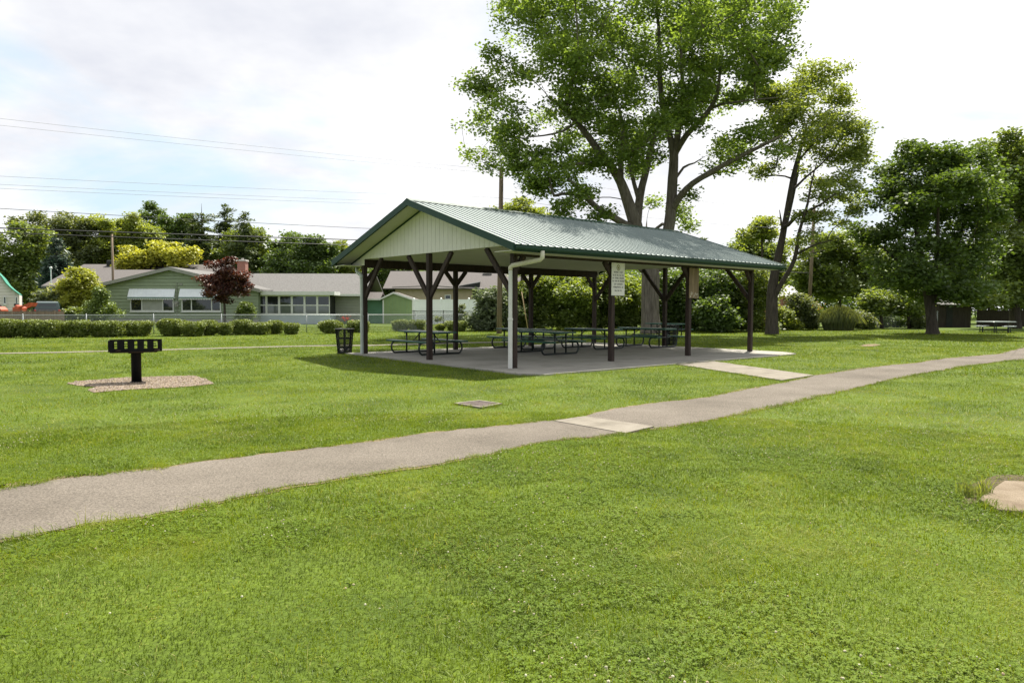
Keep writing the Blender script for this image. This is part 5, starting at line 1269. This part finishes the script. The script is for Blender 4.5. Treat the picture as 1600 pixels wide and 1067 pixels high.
def conifer(name, label, px, ytop, wpx, Y, leaf, seed, n=260, zlo=.06, droop=.35, L_=.6, W_=.16, per=16, power=.8, ragged=.25):
    rs = np.random.RandomState(seed); o = base(px, Y); h = hz(px, ytop, Y); Rm = wpx*Y/F
    r = empty(name, o, label, "tree", BG); sk = Skel(); sk.chain([(o, .02*h), (o+np.array([0,0,h*.5]), .013*h), (o+np.array([0,0,h*.98]), .01)], sub=.8)
    tips_ = []; C = []
    for k in range(n):
        u = 1-math.sqrt(rs.rand()); z = h*(zlo+(1-zlo)*u); rad = Rm*(1-u)**power*rs.uniform(1-ragged*2, 1.05)+.15; a = rs.uniform(0, 6.283)
        tp = o+np.array([rad*math.cos(a), rad*math.sin(a), z-droop*rad*.4])
        for j in np.linspace(.35, 1, max(2, int(rad/.45))): C.append(o+np.array([0,0,z])*(1)+(tp-o-np.array([0,0,z]))*j)
        if k % 3 == 0: tips_.append(tp)
    q, tn = leaf_quads(np.array(C), .26, per, L_, W_, rs, .5, .8, droop); z = q.reshape(-1,4,3)[:,:,2].min(1) > .02
    np_mesh("crown", q.reshape(-1,4,3)[z].reshape(-1,3)-o, 4, leaf, r, tint=tn[z]); sk.grow(np.array(tips_), rs, rtip=.02, arch=-.02); sk.mesh(o).build("trunk", m_bark2, r, smooth=True)
conifer("blue_spruce", "dark blue green spruce with drooping layers, behind the van at the left", 92, 372, 36, 78, m_spruce, 71, 300)
conifer("pine_tree", "tall ragged conifer above the red maple, leftmost of the close pair", 318, 314, 40, 98, m_pine, 72, 420, power=.42, ragged=.4)
conifer("pine_tree", "tall ragged conifer standing left of the brick chimney, next to its taller twin", 354, 314, 36, 102, m_pine, 73, 400, power=.42, ragged=.4)
conifer("pine_tree", "shorter pointed conifer above the brick chimney", 384, 329, 34, 94, m_pine, 74, 360, power=.5, ragged=.4)
conifer("pine_tree", "small dark conifer tip low behind the right end of the shelter roof", 1098, 372, 26, 92, m_pine, 75, 160)

# ------------------------------------------------------------------ bushes behind the shelter
BB = "tall bushes along the lawn edge behind the shelter"
def bush(label, px, Y, lobes, leaf, n, seed, L_=.2, W_=.14, per=40, sp=.3, name="tall_bush", **k):
    return plant(name, label, "bush", px, Y, lobes, leaf, n, per, sp, L_, W_, seed, group=BB, crown="foliage", stem="stems", tips=60, rtip=.014, **k)
bush("silvery bush at the left end of the bushes behind the shelter, by the black fence", 770, 50, [(770,470,22,22),(755,490,20,20),(785,488,22,24),(768,505,28,12)], m_silver, 330, 81)
bush("tall bush behind the slim pale guy guard", 826, 52, [(822,445,28,24),(845,462,26,28,1),(815,478,26,30),(835,500,32,16)], m_bush, 420, 82)
bush("bush with sunlight painted into its leaf colour, filling the second opening of the back posts", 885, 52, [(878,446,30,14),(905,452,30,18,1),(862,458,22,18),(900,462,26,16,-1.5),(890,490,38,24)], m_painted_sun, 520, 83)
bush("tall bush partly behind the white notice board", 940, 53, [(935,442,30,22),(955,455,30,24,-1),(930,475,32,28),(945,500,34,16)], m_bush, 460, 84)
bush("leafy bush left of the big grey trunk", 985, 54, [(980,446,26,18),(968,462,24,20,-1),(990,485,30,28),(985,505,30,12)], m_painted_sun, 420, 85)
bush("dark bush right of the big grey trunk, behind the weathered board", 1068, 52, [(1065,445,34,28),(1085,470,34,30,1),(1058,485,30,28),(1072,505,38,12)], m_dk, 520, 86)
bush("dark rounded bush between the two right front posts", 1118, 50, [(1115,450,34,30),(1135,475,30,28,1),(1105,485,32,26),(1120,505,40,11)], m_dk, 520, 87)
bush("low mounded bush in front of the dark row, left of the last front post", 1118, 47.5, [(1112,492,24,20),(1128,500,20,14)], m_dk, 220, 88)
bush("tall bush just left of the thin light tree trunk", 1178, 51, [(1172,445,30,30),(1190,465,24,30,1),(1165,480,28,30),(1180,503,32,13)], m_bush, 480, 89)
# garden plants, right
GP = "garden plants right of the shelter"
def gplant(label, px, Y, lobes, leaf, n, seed, cat="shrub", name="garden_shrub", **k):
    return plant(name, label, cat, px, Y, lobes, leaf, n, 40, k.pop('sp', .22), k.pop('L_', .17), k.pop('W_', .11), seed, group=GP, crown="foliage", stem="stems", tips=40, rtip=.01, **k)
gplant("yellow green leafy clump at the foot of the thin light tree", 1226, 53, [(1222,500,14,16),(1232,508,14,9),(1220,512,10,6)], m_lite, 190, 91)
gplant("tall blue green garden shrub between the thin trunk and the reed mound", 1250, 54, [(1250,482,17,20),(1240,496,16,16),(1258,500,16,14),(1250,470,10,9)], m_grey, 300, 92)
gplant("leafy plant under the orange flowers", 1270, 55, [(1270,500,12,14),(1274,492,9,9)], m_bush, 130, 93)
gplant("grey green shrub at the right foot of the reed mound", 1348, 55, [(1346,500,13,13),(1355,506,10,8)], m_grey, 140, 94)
gplant("round clipped shrub left of the shaded trunk on the right lawn", 1437, 58, [(1437,505,13,7)], m_grey, 130, 95)
gplant("dark shrub mass behind the two small trees on the right", 1398, 62, [(1398,500,16,13),(1385,506,14,8),(1350,505,20,9),(1412,506,12,8)], m_dk, 260, 96)
for px, seed, lab in ((1378, 97, "small spreading tree with a crooked trunk, leftmost of the two under the dark canopy"), (1421, 98, "small spreading tree next to the dark lawn tree, its low trunk forked")):
    plant("small_tree", lab, "tree", px, 58, [(px-6,472,24,16),(px+8,478,22,14,1),(px-14,482,16,10)], m_mid, 230, 40, .3, .22, .15, seed, group="small trees under the dark canopy", limbs=[[(px,514,0,.16),(px-1,500,0,.13),(px-3,488,0,.11),(px-10,476,0,.06)], [(px-1,496,0,.1),(px+7,486,.3,.08),(px+13,476,.5,.05)]], tips=50)
# orange and red flowers
def flowers(name, label, px, py, Y, rx, rz_, n, m, seed):
    rs = np.random.RandomState(seed); c = at(px, py, Y); o = np.array([c[0], c[1], 0]); r = empty(name, o, label, "flowers")
    X = rs.normal(0, rx, n); Yy = rs.normal(0, rx*.6, n); Zz = c[2]+rs.normal(0, rz_, n)
    f = pebbles("petals", X, Yy, Zz, np.full(n, .055), m, .55, seed); f.parent = r
    b = MB()
    for k in range(0, n, 2): b.tube([(X[k]*.5, Yy[k]*.5, 0), (X[k]*.8, Yy[k]*.8, Zz[k]*.6), (X[k], Yy[k], Zz[k])], .008, 3, cap=False)
    b.build("stems", m_bush_s, r)
m_bush_s = mat("green_stem", (.05,.09,.025), .8, .2, 6.)
flowers("orange_flowers", "patch of orange flowers above the leaves beside the reed mound", 1271, 480, 54.5, .42, .22, 60, m_orflower, 3)
flowers("red_flowers", "bright red flowers beyond the hedge, between the shelter's left post and the porch", 541, 498, 56, .22, .10, 26, m_redflower, 4)
# tall ornamental grass mound
rs = np.random.RandomState(55); Yg = 53.; o = base(1311, Yg); r = empty("reed_mound", o, "big rounded mound of tall pale ornamental grass on the right lawn edge", "ornamental grass")
n = 5200; a = rs.uniform(0, 6.283, n); rr = np.sqrt(rs.rand(n))*1.0; h = (1.25+.75*(1-(rr/1.0)**2))*rs.uniform(.8, 1.05, n); out_ = rs.uniform(.1, .9, n)
b0 = np.stack([rr*np.cos(a)*1.05, rr*np.sin(a)*.8, np.zeros(n)], 1); dr_ = np.stack([np.cos(a)*1.05, np.sin(a)*.8, np.zeros(n)], 1)
p1 = b0+dr_*(out_*.28)[:, None]+np.array([0,0,1])*(h*.62)[:, None]; p2 = b0+dr_*(out_*.68)[:, None]+np.array([0,0,1])*(h*(.98-.25*out_))[:, None]; p3 = b0+dr_*(out_*1.02)[:, None]+np.array([0,0,1])*(h*(.92-.62*out_))[:, None]
t_ = rs.uniform(0, 3.14, n); s_ = np.stack([np.cos(t_), np.sin(t_), np.zeros(n)], 1)*.016
Vq = np.concatenate([np.stack([b0-s_, b0+s_, p1+s_, p1-s_], 1), np.stack([p1-s_, p1+s_, p2+s_*.8, p2-s_*.8], 1), np.stack([p2-s_*.8, p2+s_*.8, p3+s_*.1, p3-s_*.1], 1)]); tn = rs.rand(n)
np_mesh("blades", Vq.reshape(-1,3), 4, m_reed, r, tint=np.r_[tn, tn, tn])
b = MB()
for k in range(60): b.tube([p*1.0 for p in (b0[k], p1[k], p2[k]+np.array([0,0,.15]))], .007, 3, cap=False)
b.build("flower_stalks", m_brnf, r)
# ------------------------------------------------------------------ clipped hedge shrubs
HG = "clipped hedge shrubs in a row along the chain link fence"
def hedge(x0, x1, yt, yb, label, seed, leaf=None, sq=4.5):
    rs = np.random.RandomState(seed); xm = (x0+x1)/2; Yh = min(gp(xm, yb)[1]+.45, 49); k = Yh/F
    o = base(xm, Yh); w_ = (x1-x0)*k/2; h = hz(xm, yt, Yh); dpt = min(.62, w_*1.1)
    r = empty("hedge_shrub", o, label, "hedge shrub", HG)
    w_ *= .955; n = int(6400*(w_*2)*max(.7, h)); u = rs.normal(0, 1, (n, 3)); s_ = (np.abs(u)**sq).sum(1)**(1/sq); u /= s_[:, None]
    rad = 1-np.abs(rs.normal(0, .17, n)); u *= rad[:, None]
    lump = 1+.13*np.sin(u[:, 0]*4+seed)*np.cos(u[:, 2]*3+seed*2)+.06*np.sin(u[:, 0]*9+seed*3)
    taper = .88+.12*np.clip(u[:, 2]+.4, 0, 1)
    C = np.stack([u[:, 0]*w_*lump*taper, u[:, 1]*dpt*lump*taper, h*.52+u[:, 2]*h*.48*(1+.5*(lump-1))], 1); C = C[C[:, 2] > .04]
    q, tn = leaf_quads(C, .025, 1, .085, .055, rs, 1., .35, -.15)
    np_mesh("foliage", q, 4, leaf or m_box, r, tint=tn)
    b = MB()
    for j in range(9):
        a = rs.uniform(-.5, .5, 2)*np.array([w_, dpt]); e = rs.uniform(-.75, .75, 2)*np.array([w_, dpt])
        b.tube([(a[0], a[1], -.02), (e[0]*.7, e[1]*.7, h*.4), (e[0], e[1], h*.8)], [.02,.014,.008], 4, cap=False)
    b.build("stems", m_bark2, r)
H_ = [(-62,-8,500,529,"hedge shrub cut off by the left edge"),
 (-8,33,499,528,"leftmost whole hedge shrub, at the edge of the view below the orange mower"),
 (30,66,500,528,"hedge shrub in front of the tractor and its loader arms"),
 (62,100,501,528,"hedge shrub in front of the dark green van"),
 (94,142,501,527.5,"hedge shrub in front of the yellow green bush"),
 (138,196,502,527,"wide hedge shrub in front of the pointed cedar, left of the grill"),
 (192,237,502,526,"hedge shrub just behind the grill, last before the grass gap"),
 (248,290,499,525.5,"hedge shrub right of the grass gap, under the left awning window"),
 (284,318,503,526,"low hedge shrub in front of the meter box wall, between the awnings"),
 (310,341,501,524.5,"hedge shrub under the right awning window"),
 (342,364,505,524.5,"narrow hedge shrub below the red maple"),
 (360,396,500,523.5,"hedge shrub in front of the small pointed cedar"),
 (390,424,504,523.5,"low hedge shrub at the left end of the sun porch"),
 (418,442,501,522.5,"hedge shrub in front of the first porch windows"),
 (443,467,505,523,"small square hedge shrub standing alone before the sun porch"),
 (499,535,501,521.5,"hedge shrub behind the litter bin, under the grey green wall"),
 (540,578,501,520,"hedge shrub behind the left corner post of the shelter"),
 (612,640,500,517,"hedge shrub in front of the green shed, seen through the shelter"),
 (638,666,500,517,"hedge shrub in front of the white corner trim of the green shed"),
 (696,731,501.5,518,"hedge shrub behind the second back post, seen through the shelter")]
for i, (x0, x1, yt, yb, lab) in enumerate(H_): hedge(x0, x1, yt, yb, lab, 200+i)
hedge(680, 696, 506, 517, "small round pale hedge shrub between two larger ones, seen through the shelter", 240, m_lite, 2.2)
plant("climbing_plant", "thin dark climber on the black fence in front of the white fence", "plant", 723, 53, [(723,492,6,10),(722,480,3,6),(690,500,10,5)], m_grey, 60, 30, .14, .13, .09, 77, crown="foliage", stem="stems", tips=20)
# reeds by the old slab corner
rs = np.random.RandomState(66); o = gp(1541, 776); r = empty("sedge_tuft", o, "tuft of tall yellow green sedge at the corner of the old slab, right foreground", "grass tuft")
V_ = []
for cx_, cy_, n in ((-.17, .0, 46), (.02, .05, 40), (-.08, -.06, 24)):
    a = rs.uniform(0, 6.283, n); h = rs.uniform(.06, .19, n); b0 = np.stack([cx_+rs.normal(0,.03,n), cy_+rs.normal(0,.03,n), np.zeros(n)], 1); dr_ = np.stack([np.cos(a), np.sin(a), np.zeros(n)], 1)
    p1 = b0+dr_*(h*.10)[:, None]+np.array([0,0,1])*(h*.6)[:, None]; p2 = b0+dr_*(h*.32)[:, None]+np.array([0,0,1])*h[:, None]; tt = rs.uniform(0,3.14,n); s_ = np.stack([np.cos(tt), np.sin(tt), np.zeros(n)], 1)*.004
    V_ += [np.stack([b0-s_, b0+s_, p1+s_, p1-s_], 1), np.stack([p1-s_, p1+s_, p2+s_*.15, p2-s_*.15], 1)]
Va = np.concatenate(V_).reshape(-1, 3)
m_sedge = lm("sedge_blade", (.20,.25,.05), .45, warm=(1.2,1.1,.5))
np_mesh("blades", Va, 4, m_sedge, r, tint=rs.rand(len(Va)//4))
b = MB()
for k in range(7): a = rs.uniform(0,6.28); x, y = rs.uniform(-.2,.05), rs.uniform(-.05,.08); b.tube([(x,y,0),(x+.05*math.cos(a),y+.05*math.sin(a),.10),(x+.12*math.cos(a),y+.12*math.sin(a),.11)], .0015, 3, cap=False)
b.build("dry_stalks", m_brnf, r)
# ------------------------------------------------------------------ far wood closing the horizon
rs = np.random.RandomState(88); n = 5200; a = np.radians(rs.uniform(-46, 46, n)); rr = rs.uniform(118, 150, n); x = rr*np.sin(a); y = rr*np.cos(a)
hh = 5.2+3.5*vnoise(x+500, y+100, 14)+1.8*vnoise(x+100, y+10, 4); z = rs.rand(n)**.6*hh
q, tn = leaf_quads(np.stack([x, y, z], 1), 1.0, 14, .9, .6, rs)
tag(np_mesh("distant_woods", q, 4, m_dk, tint=tn), kind="stuff")
